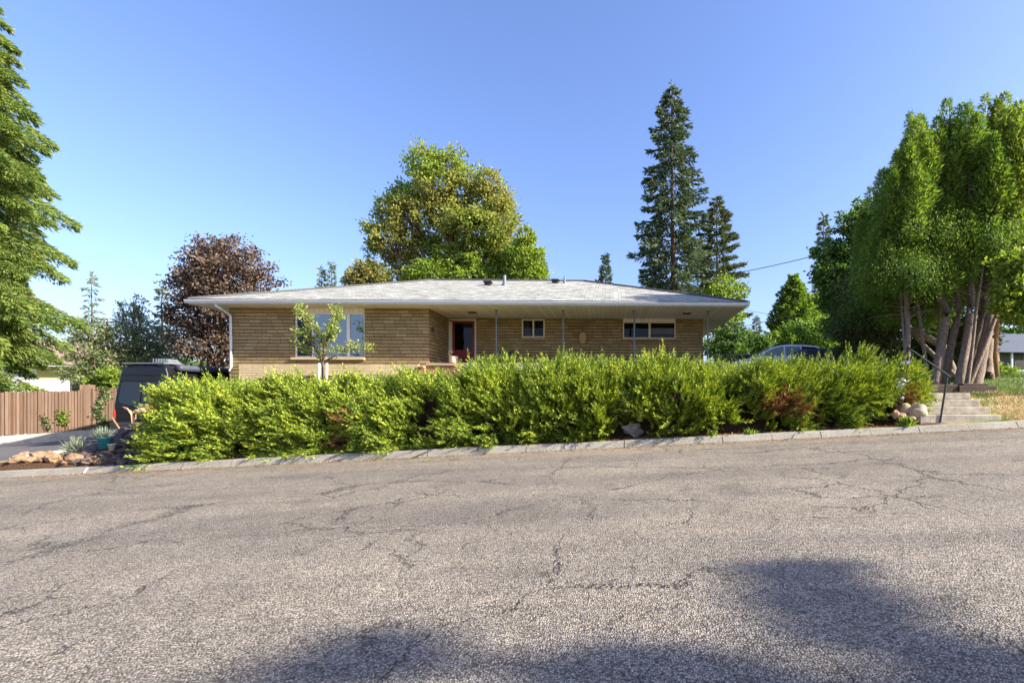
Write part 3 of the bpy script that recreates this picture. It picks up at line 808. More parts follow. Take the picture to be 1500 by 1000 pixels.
def hedge_pts(n, depth):
    s = RNG.uniform(HX0 - .8, HX1 + .8, n); phi = RNG.uniform(-.22, 2.0, n)
    P, k = hedge_pos(s, phi)
    e = 1e-3
    Pa, _ = hedge_pos(s + e, phi); Pb, _ = hedge_pos(s, phi + e)
    Nn = norm(np.cross(Pb - P, Pa - P)); c0 = np.stack([np.clip(P[:, 0], HX0 + .4, HX1 - .4), np.full(n, 14.0), kerb_top(P[:, 0]) + .5], 1)
    Nn = np.where(((P - c0) * Nn).sum(1, keepdims=True) < 0, -Nn, Nn)
    lump = .2 * w_a(P) + .17 * w_b(P) + .16 * w_c(P)
    P = P + Nn * (lump - depth)[:, None]
    gz_ = ground_z(P[:, 0], P[:, 1]); lim = np.where(P[:, 1] < 12.3, kerb_top(P[:, 0]) + .02, gz_ + .03)
    P[:, 2] = np.maximum(P[:, 2], lim)
    return P, Nn, lump
def hole(P):
    x, z = P[:, 0], P[:, 2] - kerb_top(P[:, 0])
    h1 = (((x - .28) / .45) ** 2 + ((z - .1) / .36) ** 2) < 1
    h2 = (((x + 3.65) / .2) ** 2 + ((z - .2) / .25) ** 2) < 1
    h3 = (((x - 2.9) / .9) ** 2 + ((z - .1) / .3) ** 2) < 1
    h4 = (((x - 6.9) / .7) ** 2 + ((z - .0) / .3) ** 2) < 1
    return h1 | h2 | h3 | h4
def deadmask(P):
    x, z = P[:, 0], P[:, 2] - kerb_top(P[:, 0])
    d = np.zeros(len(P), bool)
    for (cx, cz, rx, rz) in ((3.95, .62, .55, .3), (-7.2, .25, .35, .22), (-6.95, .8, .3, .2), (-8.45, .75, .2, .12), (7.3, .75, .3, .18), (4.6, .35, .5, .2), (-4.9, .2, .2, .2)):
        d |= (((x - cx) / rx) ** 2 + ((z - cz) / rz) ** 2) < RNG.uniform(.3, 1.2, len(P))
    return d
def plumes(P, Nn, lump, per=9, m=30):
    """every bough point carries a plume of sprays that share a direction; each spray is a feather of narrow scale leaves"""
    n = len(P); x = P[:, 0]
    lean = np.clip((x - .3) / 6.5, -1, 1) * .8
    zr = np.clip((P[:, 2] - kerb_top(x)) / 2, 0, 1)
    Ac = norm(Nn * .7 + np.stack([lean, -.1 * np.ones(n), .14 + .4 * zr], 1) + RNG.normal(0, .3, (n, 3)))
    sc_ = RNG.uniform(.75, 1.25, n)
    P = np.repeat(P, per, 0) + RNG.normal(0, .07, (n * per, 3)); A = norm(np.repeat(Ac, per, 0) + RNG.normal(0, .24, (n * per, 3)))
    L = RNG.uniform(.26, .56, n * per) * np.repeat(sc_, per); N2 = n * per
    a1 = norm(np.cross(A, norm(RNG.normal(size=(N2, 3))))); a2 = np.cross(A, a1)
    bend = RNG.normal(0, .12, (N2, 3)) + np.array([0, 0, .12])
    out = []
    for j, tj in enumerate(np.linspace(.12, .93, m)):
        th = j * 2.4 + RNG.uniform(0, .6, N2)
        perp = a1 * np.cos(th)[:, None] + a2 * np.sin(th)[:, None]
        D = norm(A * .9 + perp * (.62 if j < m - 1 else .05) + bend * tj)
        l = (.04 + L * .15) * (1.1 - .6 * tj) * RNG.uniform(.8, 1.25, N2)
        out.append(leaf_arrays(P + A * (L * tj)[:, None] + bend * (L * tj * tj)[:, None], D, l, l * .2 + .005, .1).reshape(N2, 4, 3))
    return P, np.stack(out, 1)
Ps, Ns, Ls = [], [], []
for n, dlo, dhi in ((2050, .1, .42), (700, .44, .62)):
    p, q, l = hedge_pts(n, RNG.uniform(dlo, dhi, n)); Ps.append(p); Ns.append(q); Ls.append(l)
P = np.concatenate(Ps); Nn = np.concatenate(Ns); Lm = np.concatenate(Ls)
zr_ = (P[:, 2] - kerb_top(P[:, 0])) / 2.0; w_h = Wob(29, 3.4)(P * np.array([1, .6, 1.3]))
keep = ~hole(P) & ~((w_h < -.52 - .5 * np.clip(zr_ - .25, 0, 1) * 1.6) & (P[:, 0] > HX0 + .3) & ~((P[:, 0] > -4.6) & (P[:, 0] < -.6)))
P, Nn, Lm = P[keep], Nn[keep], Lm[keep]
PC, NC = P, Nn
P, LV = plumes(P, Nn, Lm)
dead = deadmask(P); who = np.clip(shrub_of(P[:, 0]), 0, len(shrubC) - 1)
whoc = np.clip(shrub_of(PC[:, 0]), 0, len(shrubC) - 1)
jl = ['juniper at the left end of the row, sloping down to the rockery beside the driveway',
      'lime green juniper below the left part of the brick wing, second from the rockery',
      'juniper under the picture window with a tan dead patch near the kerb',
      'juniper below the bare brick between picture window and red door',
      'juniper in front of the red door with silvery fronds spilling on the kerb',
      'broad juniper under the two right porch posts beside a half hidden grey stone',
      'juniper with a large rusty orange dead patch low on its front',
      'deep green juniper in front of the white car, second from the steps',
      'juniper at the right end of the row leaning over the steps and handrail']
for i in range(len(shrubC)):
    c = Vector((shrubC[i], 13.9, float(ground_z(shrubC[i], 13.9))))
    sh = empty('juniper_shrub', c, 0, jl[i], 'shrub', 'junipers planted in a row on the bank above the kerb')
    off = np.array(c)
    sel = (who == i)
    leaf_mesh('foliage', LV[sel & ~dead].reshape(-1, 3) - off, M['leaf_juniper'], sh)
    if (sel & dead).sum() > 40:
        o = leaf_mesh('dead_foliage', LV[sel & dead].reshape(-1, 3) - off, M['leaf_dead'], sh); o['label'] = 'dry orange brown dead sprays'
    mb = MB(); rr = random.Random(i)
    cand = np.where(whoc == i)[0]
    for k in rr.sample(list(cand), min(95, len(cand))):
        e = PC[k]; b = np.array([shrubC[i] + (e[0] - shrubC[i]) * .5, 13.7, float(ground_z(shrubC[i], 13.7)) - .05])
        md = (e + b) / 2 + np.array([rr.uniform(-.15, .15), -.1, -.12])
        mb.tube([b - off, md - off, e - off], [.028, .018, .006], 5, False)
    mb.build('branches', M['twig'], sh)

# ------------------------------------------------------------------ tree generators (worked out in local space)
def limb(mb, a, b, r0, r1, rr, n=5, wig=.06, seg=6):
    a, b = Vector(a), Vector(b); L = (b - a).length
    ps, rs = [], []
    for i in range(seg + 1):
        t = i / seg; w = math.sin(t * math.pi) * L * wig
        ps.append(a.lerp(b, t) + Vector((rr.uniform(-1, 1) * w, rr.uniform(-1, 1) * w, w * .6)))
        rs.append(r0 + (r1 - r0) * t ** .8)
    mb.tube(ps, rs, n, False)

def conifer(name, label, x, y, H, rad, base=.08, nb=90, seed=1, leaf='spruce', bark='bark_brown', q=(.3, .06), dens=40, droop=.25, lift=.1, trunk_r=None, group=None, gap=0, power=1.0,
            z0=None, wide=.32, hang=.35, flip=0, ragged=.3, maxleaf=None):
    r = np.random.default_rng(seed); rr = random.Random(seed)
    z0 = float(ground_z(x, y)) if z0 is None else z0
    t_ = empty(name, (x, y, z0), 0, label, 'tree', group)
    trunk_r = trunk_r or H * .013
    tb = MB(); lean = (rr.uniform(-.01, .01) * H, rr.uniform(-.01, .01) * H)
    cx = lambda h: np.array([lean[0] * h / H, lean[1] * h / H, h])
    tb.tube([cx(H * k / 8) + np.array([rr.uniform(-1, 1), rr.uniform(-1, 1), 0]) * trunk_r * .2 for k in range(9)], [trunk_r * (1.25 if k == 0 else 1) * (1 - k / 8) + .02 for k in range(9)], 9)
    out = []
    tips = []
    for i in range(nb):
        f = (i + r.uniform(0, 1)) / nb
        h = base + (1 - base) * (1 - (1 - f) ** 1.25 if False else f)
        rt = rad(h) if callable(rad) else rad * (1 - h) ** power * (1 - base) ** -power
        L = max(.25, rt * r.uniform(1 - ragged, 1.08))
        if gap and r.uniform() < gap: continue
        az = i * 2.39996 + r.normal(0, .35)
        d = np.array([math.cos(az), math.sin(az), 0]); sd = np.array([-d[1], d[0], 0])
        c = cx(H * h)
        n = int(dens * L) + 6
        s = r.uniform(.12, 1, n) ** .8
        wv = wide * L * (1 - s) * .9 + .06 * L + .05
        lat = r.uniform(-1, 1, n)
        zc = lift * L * s - droop * L * s ** 1.7 + .12 * L * s ** 4 * (droop > .1)
        zz = zc - hang * wv * np.abs(lat) - r.uniform(0, 1, n) ** 2 * hang * .8 * wv
        Pp = c + d * (L * s)[:, None] + sd * (lat * wv)[:, None]; Pp[:, 2] += zz
        Dd = d * .8 + sd * (lat * .9)[:, None] + np.stack([np.zeros(n), np.zeros(n), -.35 * hang * 2 * np.abs(lat) - .1 + flip + r.normal(0, .25, n)], 1) + r.normal(0, .22, (n, 3))
        ql = q[0] * r.uniform(.7, 1.3, n); 
        sd_ = None
        out.append(leaf_arrays(Pp, norm(Dd), ql, q[1] * r.uniform(.8, 1.3, n), .2))
        e = c + d * L + np.array([0, 0, lift * L - droop * L + .12 * L * (droop > .1)])
        m_ = c + d * L * .5 + np.array([0, 0, lift * L * .5 - droop * L * .31])
        tb.tube([c, m_, e], [max(.015, trunk_r * .22 * (1 - h) + .012), max(.012, trunk_r * .13 * (1 - h)), .006], 4, False)
        tips.append((h, e, d))
    # leader
    n = 30; hh = r.uniform(.94, 1.01, n) * H
    Pp = np.array([cx(v) for v in hh]) + r.normal(0, .06, (n, 3)); out.append(leaf_arrays(Pp, norm(r.normal(0, .5, (n, 3)) + np.array([0, 0, .8])), q[0], q[1]))
    leaf_mesh('crown', np.concatenate(out), M[leaf], t_)
    tb.build('trunk', M[bark], t_, smooth=True)
    return t_, tips

def broadleaf(name, label, x, y, lobes, leaf='green', bark='bark_brown', q=(.16, .09), nl=9000, seed=1, group=None, z0=None, trunk_r=.2, stems=1, cluster=.33, cat='tree', up=.2, shell=.45, extra=None):
    """lobes: (world x, world z, radius x, radius z, depth offset) as a rounded bough each"""
    r = np.random.default_rng(seed); rr = random.Random(seed)
    z0 = float(ground_z(x, y)) - .05 if z0 is None else z0
    t_ = empty(name, (x, y, z0), 0, label, cat, group)
    vol = np.array([l[2] * l[2] * l[3] for l in lobes]) ** .75; vol /= vol.sum()
    out = []; tb = MB()
    for (lx, lz, rx, rz, dy), w in zip(lobes, vol):
        n = max(40, int(nl * w)); nc = max(6, n // 22)
        u = norm(r.normal(size=(nc, 3))); rad = r.uniform(shell, 1, nc) ** .6 * (1 + .22 * np.sin(u @ r.normal(size=3) * 4 + r.uniform(0, 6)))
        cc = np.stack([lx - x + u[:, 0] * rx * rad, dy + u[:, 1] * rx * rad, lz - z0 + u[:, 2] * rz * rad], 1)
        k = r.integers(0, nc, n)
        sp = cluster * min(1, (rx + rz) / 2)
        Pp = cc[k] + r.normal(0, sp * .5, (n, 3)) * np.array([1, 1, .75])
        Dd = norm(norm(Pp - np.array([lx - x, dy, lz - z0])) * .5 + r.normal(0, .6, (n, 3)) + np.array([0, 0, up - .3]))
        out.append(leaf_arrays(Pp, Dd, q[0] * r.uniform(.65, 1.35, n), q[1] * r.uniform(.7, 1.3, n), .15))
        root = Vector((0, 0, 0))
        c = Vector((lx - x, dy, lz - z0)); fork = Vector((c.x * .15, c.y * .15, max(.4, c.z * .42)))
        limb(tb, fork, c, trunk_r * .5, .03, rr)
        for j in range(0, nc, max(1, nc // 7)):
            limb(tb, c.lerp(fork, .25), Vector(cc[j]), .05 * max(.5, min(rx, 2)), .012, rr, 4)
    top = max(l[1] for l in lobes) - z0
    for s in range(stems):
        a = rr.uniform(0, 6.28); o = .0 if stems == 1 else .25
        limb(tb, (math.cos(a) * o, math.sin(a) * o, -.1), (math.cos(a) * o * 3, math.sin(a) * o * 3, top * .75), trunk_r, trunk_r * .25, rr, 9, .02, 8)
    leaf_mesh('crown', np.concatenate(out), M[leaf], t_)
    tb.build('trunk' if cat == 'tree' else 'stems', M[bark], t_, smooth=True)
    return t_

def lobes_px(Y, lst, seed=0):
    """boughs given by where they stand: (px, py, rx, ry) at distance Y"""
    rr = random.Random(seed); k = Y / F
    return [((px - CX) * k, EYE + (CY - py) * k, rx * k, ry * k, rr.uniform(-.6, .6) * rx * k) for (px, py, rx, ry) in lst]

# ---- the near spruce at the left
spx = (-48 - CX) / F * 21
t_, tips = conifer('spruce_tree', 'tall spruce with drooping boughs and orange cones above the brown fence', spx, 21.0, 22.5,
    lambda h: np.interp(h, [0, .1, .2, .3, .49, .645, .83, .92, 1], [1.7, 2.0, 2.6, 3.15, 3.4, 2.65, 1.3, .6, .1]), base=.14, nb=200, seed=5, leaf='spruce', q=(.2, .045), dens=470, droop=.85, lift=.3, hang=.9, wide=.36, ragged=.42, trunk_r=.32)
rr = random.Random(3); cone = None; cnt = 0
for (h, e, d) in sorted(tips, key=lambda v: -v[0]):
    if h < .55 or d[0] < .2 or cnt > 40: continue
    for k in range(2):
        if cone is None:
            mb = MB(); mb.lathe([(.01, -.16), (.03, -.14), (.038, -.08), (.03, -.02), (.008, 0)], n=8); cone = mb.build('cone', M['cone'], t_, smooth=True); o = cone
        else:
            o = cone.copy(); link(o, t_)
        o.location = Vector(e) - Vector(d) * (.1 + .35 * k) + Vector((rr.uniform(-.1, .1), rr.uniform(-.15, .15), -.08)); cnt += 1

# ---- tall conifers behind the house
Y = 40; X = (987 - CX) / F * Y
z0 = float(ground_z(X, Y)); ztop = EYE + (CY - 124) / F * Y
conifer('spruce_tree', 'tallest dark spruce rising behind the right half of the house', X, Y, ztop - z0,
        lambda h: np.interp(h, [0, .3, .38, .55, .75, .9, .97, 1], [3.9, 3.9, 3.7, 3.0, 2.1, 1.35, .75, .1]), base=.2, nb=190, seed=8, leaf='far_spruce', q=(.4, .12), dens=52, droop=.3, lift=.1, hang=.5, ragged=.35, trunk_r=.3)
Y = 43; X = (1050 - CX) / F * Y; z0 = float(ground_z(X, Y)); ztop = EYE + (CY - 291) / F * Y
conifer('pine_tree', 'broad olive pine beside the tallest spruce, above the right roof corner', X, Y, ztop - z0,
        lambda h: np.interp(h, [0, .35, .5, .7, .9, 1], [2.9, 3.0, 2.7, 2.1, 1.1, .2]), base=.3, nb=90, seed=9, leaf='pine', q=(.4, .1), dens=85, droop=.1, lift=.25, hang=.15, wide=.42, flip=.25, ragged=.4)
Y = 35; broadleaf('young_tree', 'bright yellow green treetop between the tall spruce and the roof corner', (1062 - CX) / F * Y, Y, lobes_px(Y, [(1060, 418, 20, 20), (1048, 436, 22, 18), (1075, 432, 18, 20), (1062, 455, 26, 22)]), 'bright', nl=4200, seed=12, q=(.22, .12), trunk_r=.1)
Y = 55; X = (888 - CX) / F * Y; z0 = float(ground_z(X, Y))
conifer('slim_conifer', 'slim dark conifer tip showing over the ridge left of the tallest spruce', X, Y, EYE + (CY - 374) / F * Y - z0, lambda h: np.interp(h, [0, .6, .75, .9, 1], [1.6, 1.5, 1.1, .5, .1]), base=.4, nb=90, seed=14, leaf='far_spruce', q=(.4, .13), dens=40, droop=-.3, lift=.4, hang=.1, ragged=.5)
# ---- the big ash
Y = 38
broadleaf('ash_tree', 'big rounded tree turning yellow in the middle, behind the centre of the roof', (668 - CX) / F * Y, Y, lobes_px(Y, [
    (625, 245, 28, 26), (662, 243, 24, 22), (690, 262, 24, 20), (648, 275, 34, 28), (720, 268, 16, 18), (735, 292, 22, 24), (700, 295, 34, 30), (590, 283, 24, 20), (568, 308, 22, 20),
    (605, 312, 36, 30), (655, 318, 40, 34), (705, 338, 40, 34), (742, 325, 22, 28), (572, 352, 30, 22), (560, 366, 18, 14), (610, 362, 40, 34), (660, 372, 42, 34), (712, 378, 42, 34), (590, 392, 30, 24), (640, 408, 44, 26), (700, 412, 44, 26), (745, 388, 26, 30), (732, 360, 26, 26), (755, 405, 26, 20)], 4),
    'ash', nl=62000, seed=15, q=(.24, .13), trunk_r=.4, stems=2, cluster=.42, shell=.3)
Y = 36
broadleaf('ash_tree', 'small green tree at the right foot of the big yellowing tree, above the ridge', (772 - CX) / F * Y, Y, lobes_px(Y, [(768, 348, 14, 14), (762, 372, 20, 20), (780, 380, 16, 20), (770, 402, 26, 22), (788, 405, 12, 14)], 5), 'ash', nl=9000, seed=16, q=(.24, .13), trunk_r=.15)
Y = 45
broadleaf('yellow_tree', 'small yellowing tree peeking over the roof left of the big tree', (540 - CX) / F * Y, Y, lobes_px(Y, [(527, 398, 16, 14), (545, 395, 18, 14), (556, 408, 14, 14), (534, 412, 24, 16)], 6), 'yellowleaf', nl=5200, seed=17, q=(.28, .15), trunk_r=.15)
Y = 60
for px_, py_, lb, sd in ((472, 394, 'shorter of two thin grey green conifer tips above the left roof', 18), (485, 387, 'taller of two thin grey green conifer tips above the left roof', 19)):
    X = (px_ - CX) / F * Y; z0 = float(ground_z(X, Y))
    conifer('slim_conifer', lb, X, Y, EYE + (CY - py_) / F * Y - z0, lambda h: np.interp(h, [0, .6, .8, 1], [1.1, 1.0, .75, .1]), base=.5, nb=60, seed=sd, leaf='silver', q=(.4, .14), dens=30, droop=-.3, lift=.5, hang=.1, ragged=.4)
# ---- left side
Y = 30
broadleaf('maple_tree', 'purple brown maple standing beyond the left end of the house', (322 - CX) / F * Y, Y, lobes_px(Y, [
    (322, 366, 26, 20), (350, 372, 26, 20), (298, 380, 24, 20), (385, 392, 24, 18), (272, 402, 20, 18), (300, 405, 34, 26), (345, 402, 40, 30), (390, 412, 20, 20), (282, 430, 26, 24), (315, 440, 40, 30),
    (365, 440, 40, 30), (276, 462, 22, 20), (300, 478, 36, 28), (340, 480, 40, 28), (294, 505, 28, 20), (330, 510, 36, 22)], 7), 'maple', nl=22000, seed=20, q=(.16, .12), trunk_r=.26, cluster=.42, shell=.3)
Y = 32; X = (238 - CX) / F * Y; z0 = float(ground_z(X, Y))
conifer('young_conifer', 'blue green young conifer at the left edge of the purple maple', X, Y, EYE + (CY - 420) / F * Y - z0, 1.5, base=.1, nb=70, seed=21, leaf='silver', q=(.26, .09), dens=46, droop=.1, lift=.2, hang=.3)
Y = 60; X = (134 - CX) / F * Y; z0 = float(ground_z(X, Y))
conifer('young_conifer', 'sparse distant conifer with a nodding tip left of the shrubs', X, Y, EYE + (CY - 404) / F * Y - z0, lambda h: np.interp(h, [0, .5, .8, 1], [2.2, 2.0, 1.1, .15]), base=.2, nb=46, seed=22, leaf='silver', q=(.5, .13), dens=22, droop=.55, lift=.25, hang=.6, ragged=.5)
Y = 29
broadleaf('olive_shrub', 'large dusty olive shrub behind the fence, just left of the black van', (150 - CX) / F * Y, Y, lobes_px(Y, [(140, 485, 22, 20), (158, 500, 24, 22), (135, 515, 22, 22), (165, 530, 26, 20), (140, 545, 24, 20)], 8), 'dusty', nl=8000, seed=23, q=(.16, .07), trunk_r=.1, stems=3, cat='shrub')
Y = 31
broadleaf('silver_tree', 'airy silver leaved small tree with upright twigs left of the maple', (200 - CX) / F * Y, Y, lobes_px(Y, [(180, 452, 8, 14), (196, 448, 8, 16), (208, 446, 7, 16), (190, 470, 18, 16), (212, 476, 20, 18), (185, 500, 24, 22), (215, 505, 26, 22), (200, 528, 30, 18), (240, 500, 22, 24), (245, 525, 22, 18)], 9), 'silver', nl=8500, seed=24, q=(.17, .07), trunk_r=.09, stems=3, cluster=.45)
Y = 26.5
broadleaf('green_shrub', 'bright yellow green shrub beside the rear corner of the black van', (158 - CX) / F * Y, Y, lobes_px(Y, [(150, 560, 18, 14), (165, 552, 16, 14), (158, 572, 20, 12)], 10), 'bright', nl=4200, seed=25, q=(.15, .08), trunk_r=.06, stems=3, cat='shrub')
Y = 34
broadleaf('green_shrub', 'dark green bush under the purple maple behind the black van', (250 - CX) / F * Y, Y, lobes_px(Y, [(215, 535, 30, 18), (255, 540, 30, 18), (295, 540, 26, 16)], 11), 'green', nl=6000, seed=26, q=(.2, .1), trunk_r=.08, stems=3, cat='shrub')
# ---- right side middle distance
Y = 30
for px_, lb, lo, sd in ((1062, 'green bush just below the right roof corner', [(1052, 498, 20, 16), (1075, 492, 20, 18), (1060, 515, 30, 14)], 30), (1098, 'green bush behind the front of the white car', [(1092, 502, 18, 14), (1112, 508, 20, 12), (1085, 516, 24, 12)], 31)):
    broadleaf('green_shrub', lb, (px_ - CX) / F * Y, Y, lobes_px(Y, lo, sd), 'green', nl=4800, seed=sd, q=(.2, .1), trunk_r=.08, stems=3, cat='shrub')
Y = 56; X = (1109 - CX) / F * Y; z0 = float(ground_z(X, Y))
conifer('young_conifer', 'small far spruce with bare tiered boughs above the white car', X, Y, EYE + (CY - 466) / F * Y - z0, 2.0, base=.1, nb=80, seed=32, leaf='far_spruce', q=(.36, .1), dens=30, droop=-.1, lift=.25, hang=.1, ragged=.15)
Y = 36; X = (1162 - CX) / F * Y; z0 = float(ground_z(X, Y))
conifer('cone_shaped_tree', 'cone shaped green tree behind the back of the white car', X, Y, EYE + (CY - 405) / F * Y - z0, lambda h: np.interp(h, [0, .5, .8, 1], [2.2, 1.7, .9, .1]), base=.03, nb=260, seed=33, leaf='cedar', q=(.24, .1), dens=60, droop=-.5, lift=.3, hang=0, ragged=.15, wide=.6)
Y = 38
broadleaf('young_tree', 'yellow green leafy tree right of the cone shaped tree', (1192 - CX) / F * Y, Y, lobes_px(Y, [(1185, 450, 14, 14), (1198, 446, 14, 16), (1192, 470, 20, 16), (1205, 475, 18, 18)], 34), 'bright', nl=4600, seed=34, q=(.24, .13), trunk_r=.12)
Y = 32
broadleaf('green_shrub', 'dark green shrub mass behind the trailer with red tail', (1180 - CX) / F * Y, Y, lobes_px(Y, [(1150, 495, 22, 14), (1180, 488, 24, 18), (1215, 482, 26, 22), (1170, 508, 36, 10), (1215, 505, 34, 14)], 35), 'cedar', nl=8000, seed=35, q=(.22, .1), trunk_r=.1, stems=3, cat='shrub')
Y = 52; X = (1208 - CX) / F * Y; z0 = float(ground_z(X, Y))
conifer('pine_tree', 'slender dark pine against the sky left of the arborvitae clump', X, Y, EYE + (CY - 316) / F * Y - z0, lambda h: np.interp(h, [0, .5, .8, 1], [2.2, 1.7, 1.1, .2]), base=.3, nb=100, seed=36, leaf='far_spruce', q=(.42, .14), dens=32, droop=.15, lift=.15, hang=.3, ragged=.4)
Y = 25
broadleaf('leafy_tree', 'broad leafy green tree at the left shoulder of the arborvitae clump', (1262 - CX) / F * Y, Y, lobes_px(Y, [(1268, 308, 18, 16), (1245, 330, 22, 16), (1278, 335, 26, 22), (1222, 365, 24, 16), (1258, 370, 34, 26), (1215, 400, 24, 18), (1250, 412, 34, 26), (1225, 440, 28, 22), (1262, 455, 34, 26), (1235, 480, 30, 20)], 37), 'green', nl=19000, seed=37, q=(.19, .12), trunk_r=.16, cluster=.36)
Y = 20.5
broadleaf('cypress_shrub', 'dull olive cypress hanging to the ground left of the leaning trunks', (1275 - CX) / F * Y, Y, lobes_px(Y, [(1250, 445, 22, 30), (1278, 420, 28, 40), (1300, 440, 26, 44), (1250, 485, 28, 26), (1285, 490, 34, 26), (1265, 510, 36, 14)], 38), 'cypress', nl=22000, seed=38, q=(.2, .045), trunk_r=.12, stems=3, cat='shrub', up=-.3)

# ---- the arborvitae clump
def arborvitae(label, base_px, base_Y, lean_px, crown_px, top_py, bot_py, width, seed, Yc=None, tr=.2, leaf='cedar'):
    r = np.random.default_rng(seed); rr = random.Random(seed)
    X = (base_px - CX) / F * base_Y; z0 = float(ground_z(X, base_Y)) - .05
    t_ = empty('arborvitae', (X, base_Y, z0), 0, label, 'tree', 'arborvitae clump beside the steps')
    Yc = Yc or base_Y
    c = at(crown_px, bot_py, Yc) - Vector((X, base_Y, z0)); top = at(crown_px, top_py, Yc) - Vector((X, base_Y, z0))
    mid = at(lean_px, (bot_py + 540) / 2, (base_Y + Yc) / 2) - Vector((X, base_Y, z0))
    tb = MB()
    kn = [Vector((0, 0, -.1)), mid * .5 + Vector((rr.uniform(-.05, .05), 0, 0)), mid, c, c.lerp(top, .5), top]
    rs = [tr * 1.35, tr * 1.02, tr * .88, tr * .7, tr * .4, .03]
    ps, rad = [], []
    for i in range(len(kn) - 1):
        for k in range(5):
            t = k / 5; ps.append(kn[i].lerp(kn[i + 1], t) + Vector((rr.uniform(-1, 1), rr.uniform(-1, 1), 0)) * tr * .06); rad.append(rs[i] + (rs[i + 1] - rs[i]) * t)
    tb.tube(ps, rad, 11)
    H = top.z - c.z; W = width / F * Yc
    for q_ in range(1):       # slimmer stems from the same root
        a_ = rr.uniform(0, 6.28); o_ = Vector((math.cos(a_) * tr * 2.2, math.sin(a_) * tr * 2.2, -.1)); e_ = c + Vector((rr.uniform(-.5, .6), rr.uniform(-.3, .5), H * .15))
        m_ = o_.lerp(e_, .5) + Vector((rr.uniform(-.12, .12), rr.uniform(-.1, .1), 0)); r_ = tr * rr.uniform(.4, .6); tb.tube([o_, o_.lerp(m_, .5) + Vector((rr.uniform(-.04, .04), 0, 0)), m_, m_.lerp(e_, .5), e_], [r_ * 1.2, r_, r_ * .9, r_ * .75, r_ * .5], 9, False)
    # foliage: upright plumes round the stem, each a spindle of flat fans
    npl = 52; out = []
    for p in range(npl):
        a = rr.uniform(0, 6.28); f = (p + .5) / npl
        rr0 = W * (.25 + .75 * rr.random() ** .6) * (1 - f ** 3 * .8)
        zb = c.z + H * (f * .8 - .06); L = H * rr.uniform(.16, .34); R = W * rr.uniform(.2, .42) * (1 - .4 * f)
        ctr = np.array([c.x + (top.x - c.x) * f + math.cos(a) * rr0, c.y + (top.y - c.y) * f + math.sin(a) * rr0, zb])
        n = int(2100 * (R / .55) * (L / 2))
        u = r.uniform(0, 1, n); th = r.uniform(0, 6.28, n)
        prof = np.sin(np.clip(u, .02, 1) ** .7 * math.pi) ** .7
        rad_ = R * prof * r.uniform(.45, 1.2, n) * (1 + .25 * np.sin(th * 3 + p) * np.sin(u * 9 + p))
        Pp = ctr + np.stack([np.cos(th) * rad_, np.sin(th) * rad_, (u - .25) * L * 1.3], 1)
        o_ = np.stack([np.cos(th), np.sin(th), np.zeros(n)], 1)
        Dd = norm(o_ * .6 + np.array([0, 0, .75]) - np.array([0, 0, 1]) * r.uniform(0, .8, n)[:, None] + r.normal(0, .3, (n, 3)))
        out.append(leaf_arrays(Pp, Dd, r.uniform(.1, .21, n), r.uniform(.028, .046, n), .1))
        limb(tb, kn[3].lerp(kn[5], max(0, f * .85 - .05)), Vector(ctr), .05, .015, rr, 5, .04, 4)
    # hanging skirts low on the crown
    for p in range(16):
        a = rr.uniform(0, 6.28); b = np.array([c.x + math.cos(a) * W * 1.0, c.y + math.sin(a) * W * 1.0, c.z + rr.uniform(.05, .4) * H * .3])
        limb(tb, c, Vector(b), .045, .012, rr, 5, .1, 5)
        if p < 10:
            n = 1700; Pp = b + r.normal(0, 1, (n, 3)) * np.array([.3, .3, .35]); Dd = norm(np.array([math.cos(a) * .5, math.sin(a) * .5, -.6]) + r.normal(0, .3, (n, 3)))
            out.append(leaf_arrays(Pp, Dd, r.uniform(.07, .14, n), r.uniform(.018, .032, n), .1))
    for p in range(34):   # bare dead twigs under the crown
        h0 = kn[2].lerp(kn[3], rr.uniform(.2, 1)); a = rr.uniform(0, 6.28); l = rr.uniform(.4, 1.5)
        limb(tb, h0, h0 + Vector((math.cos(a) * l, math.sin(a) * l, rr.uniform(-.1, .5))), .018, .006, rr, 4, .12, 5)
    leaf_mesh('crown', np.concatenate(out), M[leaf], t_)
    tb.build('trunk', M['bark_grey'], t_, smooth=True)
arborvitae('arborvitae with the leftmost thin trunk of the clump, foliage low on its left', 1328, 16.6, 1330, 1326, 205, 420, 52, 41, 17.2, .1)
arborvitae('arborvitae whose thick trunk leans right behind the handrail post, rounded tip', 1366, 16.2, 1388, 1350, 165, 375, 52, 42, 17.6, .14)
arborvitae('arborvitae with a forked trunk right of the handrail top', 1382, 17.2, 1405, 1392, 150, 370, 54, 43, 18.2, .125)
arborvitae('arborvitae with the pale leaning trunk behind the top step', 1402, 16.0, 1424, 1420, 165, 385, 52, 44, 17, .13)
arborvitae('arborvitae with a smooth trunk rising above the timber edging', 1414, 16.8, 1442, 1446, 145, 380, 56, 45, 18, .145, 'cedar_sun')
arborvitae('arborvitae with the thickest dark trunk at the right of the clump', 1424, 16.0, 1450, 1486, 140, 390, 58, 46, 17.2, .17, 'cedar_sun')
arborvitae('arborvitae at the far right edge of the clump, cut by the photo edge', 1540, 21.0, 1540, 1545, 150, 420, 50, 47, 21.5, .22)
arborvitae('shaded arborvitae at the back of the clump', 1400, 19.2, 1380, 1305, 255, 470, 56, 48, 20, .18)
arborvitae('arborvitae at the back of the clump behind the dark trunk', 1445, 19.5, 1450, 1430, 190, 440, 55, 49, 20.5, .18)
Y = 13.9
